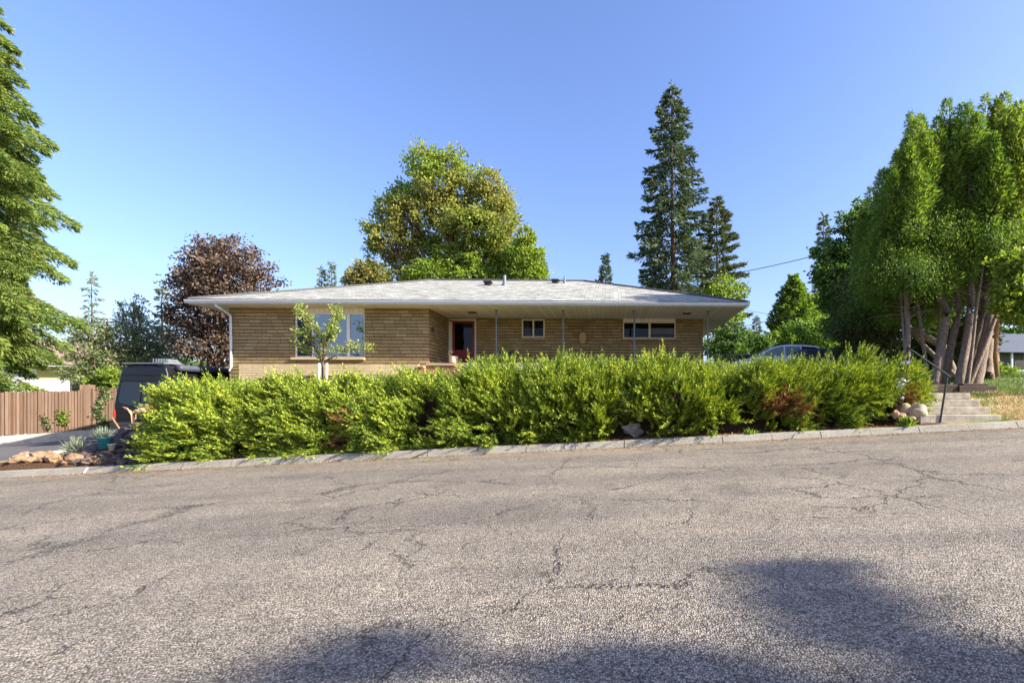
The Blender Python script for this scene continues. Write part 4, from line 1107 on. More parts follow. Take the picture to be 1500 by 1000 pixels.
broadleaf('leafy_tree', 'yellow green leafy boughs drooping at the right edge over the lawn', (1560 - CX) / F * Y, Y, lobes_px(Y, [(1490, 390, 26, 24), (1478, 425, 22, 16), (1500, 440, 26, 20), (1465, 450, 16, 10), (1492, 462, 20, 10), (1525, 420, 36, 40)], 50), 'bright', nl=12000, seed=50, q=(.13, .08), trunk_r=.14)
Y = 21; X = (1456 - CX) / F * Y
conifer('pine_tree', 'pine with a straight orange brown trunk on the lawn behind the arborvitae', X, Y, 9.0, 2.2, base=.45, nb=60, seed=51, leaf='pine', bark='bark_orange', q=(.3, .07), dens=60, droop=.1, lift=.2, hang=.2, trunk_r=.19)
Y = 27
broadleaf('green_shrub', 'dark rounded shrub behind the orange pine trunk', (1448 - CX) / F * Y, Y, lobes_px(Y, [(1436, 532, 20, 22), (1444, 548, 24, 12)], 52), 'cedar', nl=6000, seed=52, q=(.18, .08), trunk_r=.08, stems=3, cat='shrub')
broadleaf('dark_shrub', 'dark evergreen mass filling the gaps behind the leaning trunks', (1390 - CX) / F * 22.5, 22.5, lobes_px(22.5, [(1340, 520, 26, 30), (1375, 505, 30, 44), (1405, 510, 28, 44), (1430, 500, 22, 40)], 54), 'cypress', nl=14000, seed=54, q=(.2, .07), trunk_r=.1, stems=3, cat='shrub')
broadleaf('green_shrub', 'grey green low shrub in front of the white railing at the far right', (1488 - CX) / F * 30, 30, lobes_px(30, [(1476, 556, 12, 5), (1496, 557, 14, 5)], 53), 'dusty', nl=2600, seed=53, q=(.16, .08), trunk_r=.05, stems=3, cat='shrub')
# far belt of trees beyond everything
for k, (px_, Yb, h, w) in enumerate(((30, 75, 9, 6), (90, 82, 8, 6), (170, 70, 8, 6), (250, 85, 10, 7), (1095, 80, 9, 6), (1150, 90, 10, 7), (1240, 70, 9, 6), (1330, 60, 9, 6), (1420, 66, 9, 6), (1490, 62, 9, 6), (1560, 55, 10, 6))):
    X = (px_ - CX) / F * Yb; z0 = float(ground_z(X, Yb))
    tl = broadleaf('distant_tree', 'distant rounded tree', X, Yb, [(X, z0 + h * .65, w * .6, h * .35, 0), (X - w * .45, z0 + h * .45, w * .45, h * .3, 1), (X + w * .45, z0 + h * .42, w * .45, h * .3, -1), (X, z0 + h * .25, w * .7, h * .25, 0)], 'green', nl=5200, seed=60 + k, q=(.45, .25), trunk_r=.2)
    tl['label'] = 'distant rounded green tree filling the skyline behind the nearer planting'; tl['group'] = 'distant trees on the skyline'
# trees off to the right of the street whose shade falls on the asphalt
for x, y, H, R, lb, sd in ((30, -3.1, 17.4, 3.4, 'nearest conifer beside the street whose shade streaks the asphalt', 70), (34.5, -4.5, 18.7, 3.2, 'middle conifer of the three beside the street', 71), (39, -5.75, 22.6, 2.0, 'farthest and tallest conifer beside the street', 72)):
    conifer('roadside_conifer', lb, x, y, H, lambda h, R=R: R * np.interp(h, [0, .3, .6, .85, 1], [1, 1, .85, .6, .25]), base=.2, nb=36, seed=sd + 20, leaf='far_spruce', q=(.36, .12), dens=260, droop=.1, lift=.1, hang=.08, wide=.12, ragged=.5, z0=float(road_z(x, -2)))

# ------------------------------------------------------------------ apple tree in front of the picture window
Ya = 17.0; base = at(473, 548, Ya); base.z = float(ground_z(base.x, Ya))
ap = empty('apple_tree', base, 0, 'young thin apple tree with few yellow green leaves before the picture window', 'tree')
tb = MB(); rr = random.Random(9); out = []; r = np.random.default_rng(9)
fork = at(473, 530, Ya) - base; tb.tube([(0, 0, -.05), fork * .6, fork], [.045, .038, .034], 8)
arms = [[(473, 530), (455, 500), (447, 470), (436, 449)], [(473, 530), (458, 495), (462, 470), (450, 455)], [(473, 530), (474, 505), (470, 490), (462, 478)], [(473, 530), (478, 500), (484, 478), (490, 455), (480, 445)],
        [(473, 530), (480, 500), (492, 480), (500, 470), (506, 455)], [(473, 530), (492, 520), (505, 508), (520, 505), (540, 509)], [(473, 530), (458, 520), (440, 508), (420, 500)], [(473, 530), (482, 495), (492, 492), (500, 486)], [(473, 530), (466, 505), (452, 492), (440, 488)]]
for a_ in arms:
    dy = rr.uniform(-.5, .5); pts_ = [at(p[0], p[1], Ya) - base + Vector((0, dy * i / (len(a_) - 1), 0)) for i, p in enumerate(a_)]
    tb.tube(pts_, [.024 - .018 * i / (len(pts_) - 1) for i in range(len(pts_))], 6, False)
    for i in range(1, len(pts_)):
        for k in range(9 if i > 1 else 2):
            c = pts_[i - 1].lerp(pts_[i], rr.uniform(.25, 1.05)) + Vector((rr.gauss(0, .07), rr.gauss(0, .1), rr.gauss(0, .06)))
            n = 11; Pp = np.array(c) + r.normal(0, .06, (n, 3)); out.append(leaf_arrays(Pp, norm(r.normal(0, .6, (n, 3)) + np.array([0, -.2, .1])), r.uniform(.06, .12, n), r.uniform(.04, .065, n), .2))
leaf_mesh('leaves', np.concatenate(out), M['apple'], ap); tb.build('trunk', M['bark_brown'], ap, smooth=True)
for px_, lb in ((467, 'white stake tied at the left of the apple trunk'), (478, 'white stake tied at the right of the apple trunk')):
    p = at(px_, 532, Ya - .1); g = float(ground_z(p.x, p.y)); mb = MB(); mb.tube([(0, 0, -.1), (.01, 0, p.z - g)], [.045, .045], 8); o = mb.build('plant_stake', M['white']); o.location = (p.x, p.y, g); tag(o, lb, 'stake', 'white stakes by the apple tree')
# dry plant by the planter, rosemary by the corner, flowers by the steps
def tuft(name, label, cat, x, y, n, L, spread, mat, seed, w=.02, z0=None, arch=.5, group=None):
    r = np.random.default_rng(seed); z0 = float(ground_z(x, y)) if z0 is None else z0
    a = r.uniform(0, 6.28, n); e = np.clip(np.abs(r.normal(0, spread, n)), 0, 1.35)
    d = np.stack([np.cos(a) * np.sin(e), np.sin(a) * np.sin(e), np.cos(e)], 1); l = L * r.uniform(.6, 1.1, n)
    P0 = r.normal(0, .05, (n, 3)) * np.array([1, 1, 0]); P1 = P0 + d * (l * .55)[:, None]
    d2 = norm(d + np.array([0, 0, -1]) * (arch * np.sin(e))[:, None]); s = norm(np.cross(d, norm(r.normal(size=(n, 3)))))
    V = np.concatenate([np.stack([P0 - s * w * .3, P0 + s * w * .3, P1 + s * w * .5, P1 - s * w * .5], 1), np.stack([P1 - s * w * .5, P1 + s * w * .5, P1 + d2 * (l * .45)[:, None] + s * w * .05, P1 + d2 * (l * .45)[:, None] - s * w * .05], 1)]).reshape(-1, 3)
    o = leaf_mesh(name, V, mat); o.location = (x, y, z0); return tag(o, label, cat, group)
p = at(425, 545, 16.2); tuft('dry_plant', 'dried brown plant poking up over the junipers below the planter wall', 'plant', p.x, 16.2, 260, .55, .6, M['leaf_dead'], 1, .035, z0=float(ground_z(p.x, 16.2)), arch=.2)
p = at(322, 540, 16.4)
for dx, lb, sd in ((0, 'grey green rosemary bush at the left house corner', 2), (-.55, 'tall rosemary shoots just left of the house corner bush', 3)):
    tuft('rosemary_bush', lb, 'shrub', p.x + dx, 16.4, 240, .5, .5, M['dusty'], sd, .05, z0=float(ground_z(p.x + dx, 16.4)) + (.0 if dx == 0 else .15), arch=0)
fl = at(1316, 545, 12.75)
fe = empty('flowering_shrub', (fl.x, 12.75, float(ground_z(fl.x, 12.75))), 0, 'small shrub with pale lilac white flowers among the last juniper', 'shrub')
r = np.random.default_rng(4); n = 130; hgt = fl.z - float(ground_z(fl.x, 12.75))
flower = None; rr = random.Random(8)
for k in range(22):
    if flower is None:
        mb = MB()
        for q_ in range(6):
            a = q_ * 1.047; c_, s_ = math.cos(a), math.sin(a)
            mb.add([(0, 0, 0), (.03 * c_ - .015 * s_, .03 * s_ + .015 * c_, .012), (.055 * c_, .055 * s_, .008), (.03 * c_ + .015 * s_, .03 * s_ - .015 * c_, .012)], [(0, 1, 2, 3)])
        flower = mb.build('flower', M['petal'], fe); o = flower
    else:
        o = flower.copy(); link(o, fe)
    o.location = (rr.gauss(0, .11), -.12 + rr.gauss(0, .06), hgt + rr.uniform(-.7, .25)); o.rotation_euler = (rr.uniform(.6, 1.6), rr.uniform(-.5, .5), rr.uniform(0, 6)); z_ = rr.uniform(.8, 1.4); o.scale = (z_, z_, z_)
tb = MB(); rr = random.Random(2)
for k in range(12): limb(tb, (0, 0, 0), (rr.uniform(-.2, .2), rr.uniform(-.15, .0), hgt + rr.uniform(-.5, .3)), .012, .004, rr, 4)
tb.build('stems', M['twig'], fe)
# weeds on the kerb
for k, (px_, lb) in enumerate(((1328, 'green weed growing over the kerb by the boulders'), (1042, 'tiny green weed on the kerb right of the hidden stone'), (1098, 'tiny green weed on the kerb below the rusty patch'))):
    x = (px_ - CX) / F * 12.25; tuft('kerb_weed', lb, 'weed', x, 12.22, 60 if k else 150, .17 if k else .28, .8, M['bright'], 10 + k, .03, z0=float(kerb_top(x)) + .01, arch=.4, group='weeds on the kerb')
# silver juniper fronds spilling over the kerb near the centre handled by foliage; blue grass by the rockery
x1 = (112 - CX) / F * 13.2; tuft('blue_grass', 'large blue grey grass tuft in the rockery beside the driveway', 'grass', x1, 13.2, 420, .46, .75, M['fescue'], 20, .016, z0=float(ground_z(x1, 13.2)) + .05)
x2 = (150 - CX) / F * 14.0; tuft('blue_grass', 'smaller blue grey grass tuft behind the teal bucket', 'grass', x2, 14.0, 260, .42, .55, M['fescue'], 21, .016, z0=float(ground_z(x2, 14.0)) + .1)

# lawn and dry grass blades on the right
n = 26000
gx_ = RNG.uniform(9.75, 24, n); gy_ = 12.35 + RNG.uniform(0, 1, n) ** 1.3 * 3.2
Pp = np.stack([gx_, gy_, ground_z(gx_, gy_)], 1); Dd = norm(RNG.normal(0, .5, (n, 3)) + np.array([0, 0, .8]))
tag(leaf_mesh('dry_grass', leaf_arrays(Pp, Dd, RNG.uniform(.05, .13, n), RNG.uniform(.012, .022, n)), M['straw']), kind='stuff')
n = 26000
gx_ = RNG.uniform(10.5, 30, n); gy_ = RNG.uniform(15.4, 28, n)
Pp = np.stack([gx_, gy_, ground_z(gx_, gy_)], 1); Dd = norm(RNG.normal(0, .5, (n, 3)) + np.array([0, 0, .8]))
tag(leaf_mesh('lawn_grass', leaf_arrays(Pp, Dd, RNG.uniform(.06, .13, n), RNG.uniform(.015, .03, n)), M['lawnblade']), kind='stuff')
n = 9000
gx_ = RNG.uniform(-12.4, 8, n); gy_ = RNG.uniform(12.32, 12.9, n)
Pp = np.stack([gx_, gy_, ground_z(gx_, gy_) + .015], 1); Dd = norm(RNG.normal(0, .5, (n, 3)) * np.array([1, 1, .3]))
tag(leaf_mesh('bark_litter', leaf_arrays(Pp, Dd, RNG.uniform(.03, .09, n), RNG.uniform(.012, .03, n)), M['leaf_dead']), kind='stuff')

# ------------------------------------------------------------------ rocks
def rock(name, label, cat, loc, size, mat, seed, group=None, rough=.28, sub=3, round_=False):
    bm = bmesh.new(); bmesh.ops.create_icosphere(bm, subdivisions=sub, radius=1)
    rr = random.Random(seed); cuts = [(Vector((rr.gauss(0, 1), rr.gauss(0, 1), rr.gauss(0, 1))).normalized(), rr.uniform(.45, .8)) for _ in range(14)]
    ks = [Vector((rr.gauss(0, 1.6), rr.gauss(0, 1.6), rr.gauss(0, 1.6))) for _ in range(5)]
    for v in bm.verts:
        p = v.co.copy()
        if not round_:
            for nrm, d in cuts:
                e = p.dot(nrm) - d
                if e > 0: p -= nrm * e * .9
        if round_: p += p.normalized() * (.09 * mnoise.noise(p * 1.9 + Vector((seed, 0, 0))) + .03 * mnoise.noise(p * 6 + Vector((0, 0, seed))))
        if not round_: p += p.normalized() * .11 * mnoise.noise(p * 3.1 + Vector((seed, 0, 0))) + p.normalized() * .05 * mnoise.noise(p * 8 + Vector((0, seed, 0)))
        f = 1 + (.13 if round_ else rough * .35) * sum(math.sin(p.dot(k) * 2 + i) for i, k in enumerate(ks)) / 2
        v.co = Vector((p.x * f * size[0], p.y * f * size[1], p.z * f * size[2]))
    me = bpy.data.meshes.new(name); bm.to_mesh(me); bm.free(); me.materials.append(mat)
    if round_: me.polygons.foreach_set('use_smooth', [True] * len(me.polygons))
    o = bpy.data.objects.new(name, me); link(o); o.location = loc; o.rotation_euler = (0, 0, rr.uniform(0, 6.28)) if not round_ else (0, 0, rr.uniform(-.3, .3))
    return tag(o, label, cat, group)
g = 'tan rocks edging the rockery at the kerb'
rr = random.Random(12)
for k in range(24):
    px_ = 28 + k * 5.6 + rr.uniform(-3, 3); Yk = 12.42 + (k % 3) * .28 + rr.uniform(-.05, .1); x = (px_ - CX) / F * Yk
    s = rr.uniform(.09, .19); rock('rockery_rock', 'rough tan brown rock in the sunlit row edging the rockery by the kerb', 'rock', (x, Yk, float(ground_z(x, Yk)) + s * .55), (s * 1.25, s, s * .85), M['rock_tan'], 100 + k, g)
g = 'dark rocks piled on the bank beside the van'
k = 0
rk = random.Random(31)
for yy in np.arange(12.5, 16.6, .3):
    xa = np.interp(yy, [12.5, 13.3, 14.5, 16.6], [-14.1, -14.6, -15.3, -16.0]); x_ = xa
    while x_ < -12.3 - (yy - 12.5) * .1:
        s_ = rk.uniform(.13, .25); yk = yy + rk.uniform(-.1, .1)
        rock('dark_rock', 'dark shaded rock in the pile between the junipers and the van', 'rock', (x_, yk, float(ground_z(x_, yk)) + s_ * rk.uniform(.25, .55)), (s_ * 1.3, s_, s_ * .85), M['rock_dark'], 140 + k, g); k += 1
        x_ += s_ * rk.uniform(1.6, 2.1)
g = 'reddish stones at the upper left end of the junipers'
k = 0
for px_, py_, s_ in ((210, 603, .2), (222, 598, .17), (231, 592, .17), (236, 585, .2), (226, 588, .15), (240, 598, .15), (216, 596, .12)):
    p = at(px_, py_, 14.3 + .1 * k); rock('reddish_stone', 'pale reddish stone set atop the rock pile against the junipers', 'rock', p, (s_ * 1.2, s_ * .85, s_ * .6), M['rock_red'], 270 + k, g); k += 1
for k, (px_, py_, Yk, s, lb) in enumerate(((1344, 604, 12.6, (.24, .2, .23), 'largest smooth beige boulder beside the lowest step'), (1326, 601, 12.8, (.21, .18, .17), 'rounded beige boulder left of the largest boulder by the steps'),
        (1322, 610, 12.55, (.13, .1, .09), 'small beige stone below the boulders by the steps'), (1312, 607, 12.6, (.1, .1, .11), 'small upright stone at the left of the boulders by the steps'), (1336, 612, 12.5, (.1, .09, .07), 'low flat stone squeezed between the boulders by the steps'))):
    p = at(px_, py_, Yk); rock('boulder', lb, 'boulder', p, s, M['boulder'] if k < 2 else M['rock_red'], 190 + k, 'boulders beside the steps', round_=True)
p = at(928, 630, 12.75); rock('half_hidden_stone', 'grey stone half hidden under the junipers at the middle of the row', 'boulder', p, (.4, .25, .2), M['rock_grey'], 199, rough=.5)
# rockery edging, bucket, pot and stake
mb = MB(); q = [at(18, 672, 12.6), at(60, 663, 13.3), at(112, 652, 14.4)]
for p in q: p.z = float(ground_z(p.x, p.y)) + .06
mb.loft([[p + Vector((0, -.06, -.3)), p + Vector((0, .06, -.3)), p + Vector((0, .06, .07)), p + Vector((0, -.06, .07))] for p in q])
tag(mb.build('edging_strip', M['block'], bevel=.01), 'low sunlit concrete edging between driveway and rockery', 'edging')
p = at(154, 657, 13.0)
bk = empty('teal_bucket', p, 0, 'teal plastic bucket standing in the rockery by the blue grass', 'bucket')
mb = MB(); mb.lathe([(.12, 0), (.15, .28), (.165, .29), (.165, .31), (.14, .31), (.115, .03)], n=20); mb.build('shell', M['teal'], bk, smooth=True)
mb = MB(); mb.tube([(.15 * math.cos(a), 0.02, .28 + .0 - .12 * math.sin(a)) for a in np.linspace(0, math.pi, 9)], .006, 5); mb.build('handle', M['steel'], bk)
p = at(164, 660, 13.0); mb = MB(); mb.lathe([(.06, 0), (.08, .16), (.09, .165), (.09, .19), (.07, .19), (.055, .02)], n=16); o = mb.build('plant_pot', M['lightplastic'], smooth=True); o.location = p; tag(o, 'small beige pot beside the teal bucket', 'pot')
p = at(174, 625, 15.3); mb = MB(); mb.tube([(-.22, 0, .3), (.05, 0, -.1), (.18, 0, -.3)], [.022, .025, .022], 7); o = mb.build('wooden_stake', M['bark_orange'], smooth=True); o.location = p; tag(o, 'tan wooden stake slanting in front of the van bumper', 'stake')
mb = MB(); p = at(196, 612, 15.4)
c = []
for i in range(60):
    a = i * .42; c.append((.32 * math.cos(a) + .02 * math.sin(i), .1 * math.sin(i * .7), .28 * math.sin(a) + .0))
mb.tube([(-.35, 0, .35), (-.2, 0, .3), (-.08, 0, .1), (-.05, 0, -.3)], .02, 6); mb.tube([(.32, 0, .32), (.16, 0, .28), (.06, 0, .12), (.05, 0, -.2)], .02, 6); mb.tube([(-.32, 0.03, .3), (-.13, 0.03, .22), (-.02, 0.03, -.05), (.0, 0, -.3)], .02, 6)
o = mb.build('garden_hose', M['hose'], smooth=True); o.location = p; tag(o, 'looped tan hose hanging behind the van above the rocks', 'hose')

# ------------------------------------------------------------------ steps, rail, edging on the right
stp = empty('concrete_steps', (8.8, 12.4, 0), 0, 'sandy concrete garden steps climbing from the kerb under the arborvitae', 'steps')
zs = [1.1, 1.3, 1.495, 1.68]; ysn = [12.42, 12.78, 13.16, 13.56, 15.0]; xl = [7.6, 7.6, 7.6, 7.6]; xr = [9.68, 9.68, 9.68, 9.7]
for i in range(4):
    mb = MB(); mb.bb(xl[i] - 8.8, xr[i] - 8.8, ysn[i] - 12.4, (ysn[i + 1] - 12.4) + (.0 if i < 3 else 0), (zs[i - 1] if i else .6) + (.0), zs[i]); mb.bb(xl[i] - 8.8 + .01, xr[i] - 8.8 - .01, ysn[i] - 12.4 + .02, 2.6, (zs[i - 1] if i else .6) - .3, (zs[i - 1] if i else .6) - .004)
    mb.build('step', M['stepstone'], stp, bevel=.015)
rl = empty('handrail', (8.1, 12.45, 0), 0, 'black metal handrail climbing beside the concrete steps', 'handrail')
b0 = at(1376, 619, 12.42); t0 = at(1388, 549, 12.42); o0 = Vector((8.1, 12.45, 0))
t1 = at(1330, 509, 14.0); b1 = Vector((t1.x, t1.y, 1.6))
mb = MB(); mb.tube([b0 - o0 - Vector((0, 0, .1)), t0 - o0], .026, 8); mb.build('post', M['darkmetal'], rl)
mb = MB(); mb.tube([b1 - o0, t1 - o0], .026, 8); mb.build('post', M['darkmetal'], rl)
d = (t0 - t1).normalized(); mb = MB(); pts_ = [t1 - o0 - d * .03, t0 - o0 + d * .12]
for p_, q_ in zip(pts_[:-1], pts_[1:]):
    a = Vector((0, 0, 1)) - d * d.z; a.normalize(); b = d.cross(a)
    mb.loft([[x_ + a * .015 * sy + b * .03 * sx for sx, sy in ((-1, -1), (1, -1), (1, 1), (-1, 1))] for x_ in (p_, q_)])
mb.build('rail', M['darkmetal'], rl, bevel=.005)
mb = MB(); mb.bb(8.6, 10.35, 15.02, 15.25, 1.5, 1.97); te = mb.build('timber_edging', M['timber'], bevel=.02); tag(te, 'dark timber edging at the top of the steps', 'edging', 'timbers above the steps')
mb = MB(); mb.bb(10.37, 11.55, 14.98, 15.24, 1.5, 1.93); mb.bb(10.5, 11.3, 15.0, 15.22, 1.932, 2.0); te = mb.build('timber_edging', M['timber'], bevel=.02); tag(te, 'stacked dark block at the right end of the timber edging', 'edging', 'timbers above the steps')

# ------------------------------------------------------------------ fence and retaining wall at the left
A = Vector((-26.9, 18.0)); B = Vector((-23.6, 25.0)); dirf = (B - A).normalized(); Lf = (B - A).length; af = math.atan2(dirf.y, dirf.x)
fz = lambda s: -.12 + s * .045
fe = empty('wooden_fence', (A.x, A.y, 0), af, 'weathered brown vertical board fence on a low wall left of the driveway', 'fence')
mb = MB(); s = 0; rr = random.Random(5)
while s < Lf:
    w = .085; zb = fz(s); h = 1.82 if s < 4.6 else 1.92
    mb.bb(s, s + w, -.03 - (.03 if int(s / .1) % 3 == 0 else 0), 0, zb + rr.uniform(0, .03), zb + h + rr.uniform(-.02, .02)); mb.bb(s + .05, s + .135, .008, .026, zb + rr.uniform(0, .03), zb + h - .03); s += .1
mb.build('boards', M['fence'], fe)
for z in (.35, 1.5):
    mb = MB(); mb.add([(0, .0, fz(0) + z), (Lf, 0, fz(Lf) + z), (Lf, .04, fz(Lf) + z), (0, .04, fz(0) + z), (0, 0, fz(0) + z + .09), (Lf, 0, fz(Lf) + z + .09), (Lf, .04, fz(Lf) + z + .09), (0, .04, fz(0) + z + .09)], [(0, 1, 2, 3), (4, 5, 6, 7), (0, 1, 5, 4), (2, 3, 7, 6), (0, 3, 7, 4), (1, 2, 6, 5)]); mb.build('rail', M['fence'], fe)
for s in (.1, 2.4, 4.7, 7.0):
    mb = MB(); mb.bb(s, s + .11, .045, .15, fz(s), fz(s) + (2.1 if s == 4.7 else 1.85)); mb.build('post', M['fence'], fe)
mb = MB(); mb.bb(4.55, 5.05, -.06, -.046, fz(4.6) + .02, fz(4.6) + 2.1); mb.build('tall_board', M['fence'], fe)
rw = MB(); N_ = 14
rings = []
for i in range(N_ + 1):
    s = Lf * i / N_; p = A + dirf * s; nrm = Vector((dirf.y, -dirf.x))
    z1_ = fz(s) - .01; z0_ = min(float(ground_z(p.x + .3, p.y)) - .15, z1_ - .2)
    rings.append([Vector((*(p + nrm * .12), z0_)), Vector((*(p - nrm * .12), z0_)), Vector((*(p - nrm * .12), z1_)), Vector((*(p + nrm * .12), z1_))])
rw.loft(rings); tag(rw.build('retaining_wall', M['block']), 'low pale block retaining wall under the brown fence', 'wall')
# ivy strips on the fence
def ivy(label, s, w, h0, h1, seed, n=700):
    r = np.random.default_rng(seed); p = A + dirf * s; nrm = Vector((dirf.y, -dirf.x))
    o_ = Vector((p.x, p.y, fz(s)))
    z = r.uniform(h0, h1, n); a = r.normal(0, w * .5, n) + .12 * np.sin(z * 4 + seed); b = .05 + np.abs(r.normal(0, .06, n))
    Pp = np.stack([a * dirf.x + b * nrm.x, a * dirf.y + b * nrm.y, z], 1)
    iv = empty('climbing_vine', o_, 0, label, 'vine', 'vines climbing the fence')
    leaf_mesh('leaves', leaf_arrays(Pp, norm(r.normal(0, .5, (n, 3)) + np.array([nrm.x, nrm.y, -.4]) * .5), r.uniform(.08, .15, n), r.uniform(.06, .1, n), .2), M['dusty'] if seed % 2 else M['bright'], iv)
    tb = MB(); rr = random.Random(seed)
    for k in range(4): limb(tb, (nrm.x * .04, nrm.y * .04, 0), (dirf.x * rr.uniform(-w, w) + nrm.x * .06, dirf.y * rr.uniform(-w, w) + nrm.y * .06, h1 * rr.uniform(.7, 1)), .012, .004, rr, 4)
    tb.build('stems', M['twig'], iv)
ivy('tall vine column on the fence right of its tallest board', 5.25, .16, 0, 2.0, 1)
ivy('vine column on the fence next to the van', 6.2, .18, .1, 2.1, 3)
ivy('leafy vine covering the fence end behind the van', 6.85, .22, .05, 2.0, 5, 900)
ivy('small sprig of vine low on the middle of the fence', 4.1, .2, .35, .95, 2, 120)
ivy('sparse vine sprig left of the low middle sprig', 3.5, .12, .2, .8, 7, 70)

# ------------------------------------------------------------------ neighbour houses
nh = empty('neighbour_house', (at(95, 590, 38).x, 38, .75), math.radians(22), 'white neighbour house with brown roof and yellow gable behind the fence', 'house')
g0 = 0
mb = MB(); mb.bb(-7, 1.5, 0, 8, -2, 3.25); wq = mb.build('wall', M['stucco'], nh)
mb = MB(); mb.loft([[Vector((-8, -.8, 3.3)), Vector((2.6, -.8, 3.3)), Vector((2.6, -.8, 3.45)), Vector((-8, -.8, 3.45))], [Vector((-8, 8.8, 3.3)), Vector((2.6, 8.8, 3.3)), Vector((2.6, 8.8, 3.45)), Vector((-8, 8.8, 3.45))]]); mb.build('eave', M['white'], nh)
mb = MB(); mb.add([(-8.1, -.9, 3.455), (2.7, -.9, 3.455), (2.7, 8.9, 3.455), (-8.1, 8.9, 3.455), (-6.5, 4, 5.6), (.4, 4, 5.6)], [(0, 1, 5, 4), (1, 2, 5), (2, 3, 4, 5), (3, 0, 4), (0, 3, 2, 1)]); mb.build('roof', M['brownroof'], nh)
mb = MB(); mb.bb(-1.6, 1.52, -.02, .0, 2.35, 3.29); mb.build('gable_panel', M['yellowwall'], nh)
mb = MB(); bars(mb, .35, 1.25, .9, 2.2, -.05, .08, .06); wn_ = mb.build('window', M['timber'], nh)
mb = MB(); mb.bb(.43, 1.17, -.02, -.005, .98, 2.12); mb.build('pane', M['carglass'], wn_)
rh = empty('neighbour_house', (at(1510, 556, 44).x, 44, 3.25), math.radians(8), 'small white house with blue grey roof far behind the lawn at the right edge', 'house')
mb = MB(); mb.bb(-3.2, 7, 2.2, 9, -.5, 2.5); mb.build('wall', M['greywall'], rh)
mb = MB(); mb.add([(-4, -.3, 2.5), (8, -.3, 2.5), (8, 9.6, 2.5), (-4, 9.6, 2.5), (-3.5, 4.6, 4.9), (7.5, 4.6, 4.9)], [(0, 1, 5, 4), (1, 2, 5), (2, 3, 4, 5), (3, 0, 4), (0, 3, 2, 1)]); mb.build('roof', M['greyroof'], rh)
for x in (-3.3, -1.9, -.5, .9, 2.3):
    mb = MB(); mb.bb(x - .07, x + .07, 0, .14, -.3, 2.49); mb.build('porch_post', M['white'], rh)
mb = MB(); mb.bb(-3.3, 6, .02, .12, .85, .95); mb.bb(-3.3, 6, .02, .12, .1, .2)
for k in range(60): mb.bb(-3.2 + k * .155, -3.15 + k * .155, .05, .1, .2, .85)
mb.build('railing', M['white'], rh)
for x in (-2.2, .6):
    mb = MB(); bars(mb, x, x + 1.3, .9, 2.0, 2.1, .08, .1); wn_ = mb.build('window', M['white'], rh); mb = MB(); mb.bb(x + .08, x + 1.22, 2.14, 2.17, .98, 1.92); mb.build('pane', M['carglass'], wn_)

# ------------------------------------------------------------------ vehicles
def wheel(parent, x, y, r=.34, w=.22, axis='X'):
    mb = MB(); mb.lathe([(r * .6, -w / 2), (r * .95, -w / 2), (r, -w / 2 + .03), (r, w / 2 - .03), (r * .95, w / 2), (r * .6, w / 2)], n=24, axis=axis); wh = mb.build('wheel', M['rubber'], parent); wh.location = (x, y, r)
    mb = MB(); mb.lathe([(r * .58, -w / 2 - .005), (r * .3, -w / 2 - .02), (r * .3, w / 2 + .02), (r * .58, w / 2 + .005)], n=16, axis=axis); rim = mb.build('rim', M['steel'], wh); return wh
vx = (206 - CX) / F * 17.7; vz = float(ground_z(vx, 18.5)) + .03
van = empty('camper_van', (vx, 17.7, vz), 0, 'black high roof camper van parked rear out on the driveway', 'van')
half = [(.0, .42), (.86, .42), (.95, .55), (1.0, .85), (1.01, 1.25), (.985, 1.5), (.93, 2.0), (.875, 2.4), (.8, 2.6), (.64, 2.69), (.3, 2.73), (0, 2.735)]
def vring(y, sx=1, zt=1, z0=.42):
    L = [(x * sx, z0 + (z - z0) * zt) for x, z in half]
    pts = [Vector((x, y, z)) for x, z in L] + [Vector((-x, y, z)) for x, z in reversed(L[1:-1])]
    for p in pts: p.y += .13 * max(0, (p.z - 1.3) / 1.4) * (1 if y < .6 else 0)
    return pts
mb = MB(); mb.loft([vring(0, .955, .985), vring(.05, .985, .997), vring(.16, 1, 1), vring(2.5), vring(4.4), vring(4.9, .985, .97), vring(5.35, .96, .66), vring(5.8, .93, .38), vring(6.05, .85, .28)])
mb.build('body', M['vanpaint'], van, smooth=False, bevel=.03)
def rz_y(z): return .13 * max(0, (z - 1.3) / 1.4) - .012
for sx in (-1, 1):
    mb = MB(); a, b = .02, .8; z0_, z1_ = 1.28, 2.08
    pl_ = [(a, z0_ - .08), (.45, z0_ - .05), (b - .06, z0_ + .02), (b, z0_ + .12), (b - .04, z1_ - .08), (b - .12, z1_), (a, z1_)]
    f_ = [Vector((sx * x, rz_y(z) - .006, z)) for x, z in pl_]; k_ = [Vector((sx * x, rz_y(z) + .01, z)) for x, z in pl_]
    mb.loft([f_, k_]); mb.build('rear_window', M['carglass'], van)
    mb = MB(); mb.loft([[Vector((sx * x, rz_y(z) - .03, z)) for x, z in ((.91, .8), (.955, .8), (.962, 1.02), (.93, 1.05))], [Vector((sx * x, .1, z)) for x, z in ((.91, .8), (.975, .8), (.98, 1.02), (.93, 1.05))]]); mb.build('taillight', M['redlens'], van)
    mb = MB(); mb.bb(sx * .05 - .008, sx * .05 + .008, -.03, -.012, .6, 1.15); mb.tube([(sx * .09, -.03, 1.02), (sx * .25, -.035, 1.02)], .014, 6); mb.build('door_handle', M['darkmetal'], van)
    mb = MB(); mb.box((sx * 1.2, 4.7, 1.75), (.2, .14, .35)); mb.tube([(sx * .95, 4.72, 1.6), (sx * 1.15, 4.7, 1.68)], .03, 6); mb.build('wing_mirror', M['darkmetal'], van, bevel=.03)
    for y in (1.1, 4.6): wheel(van, sx * .86, y)
mb = MB()
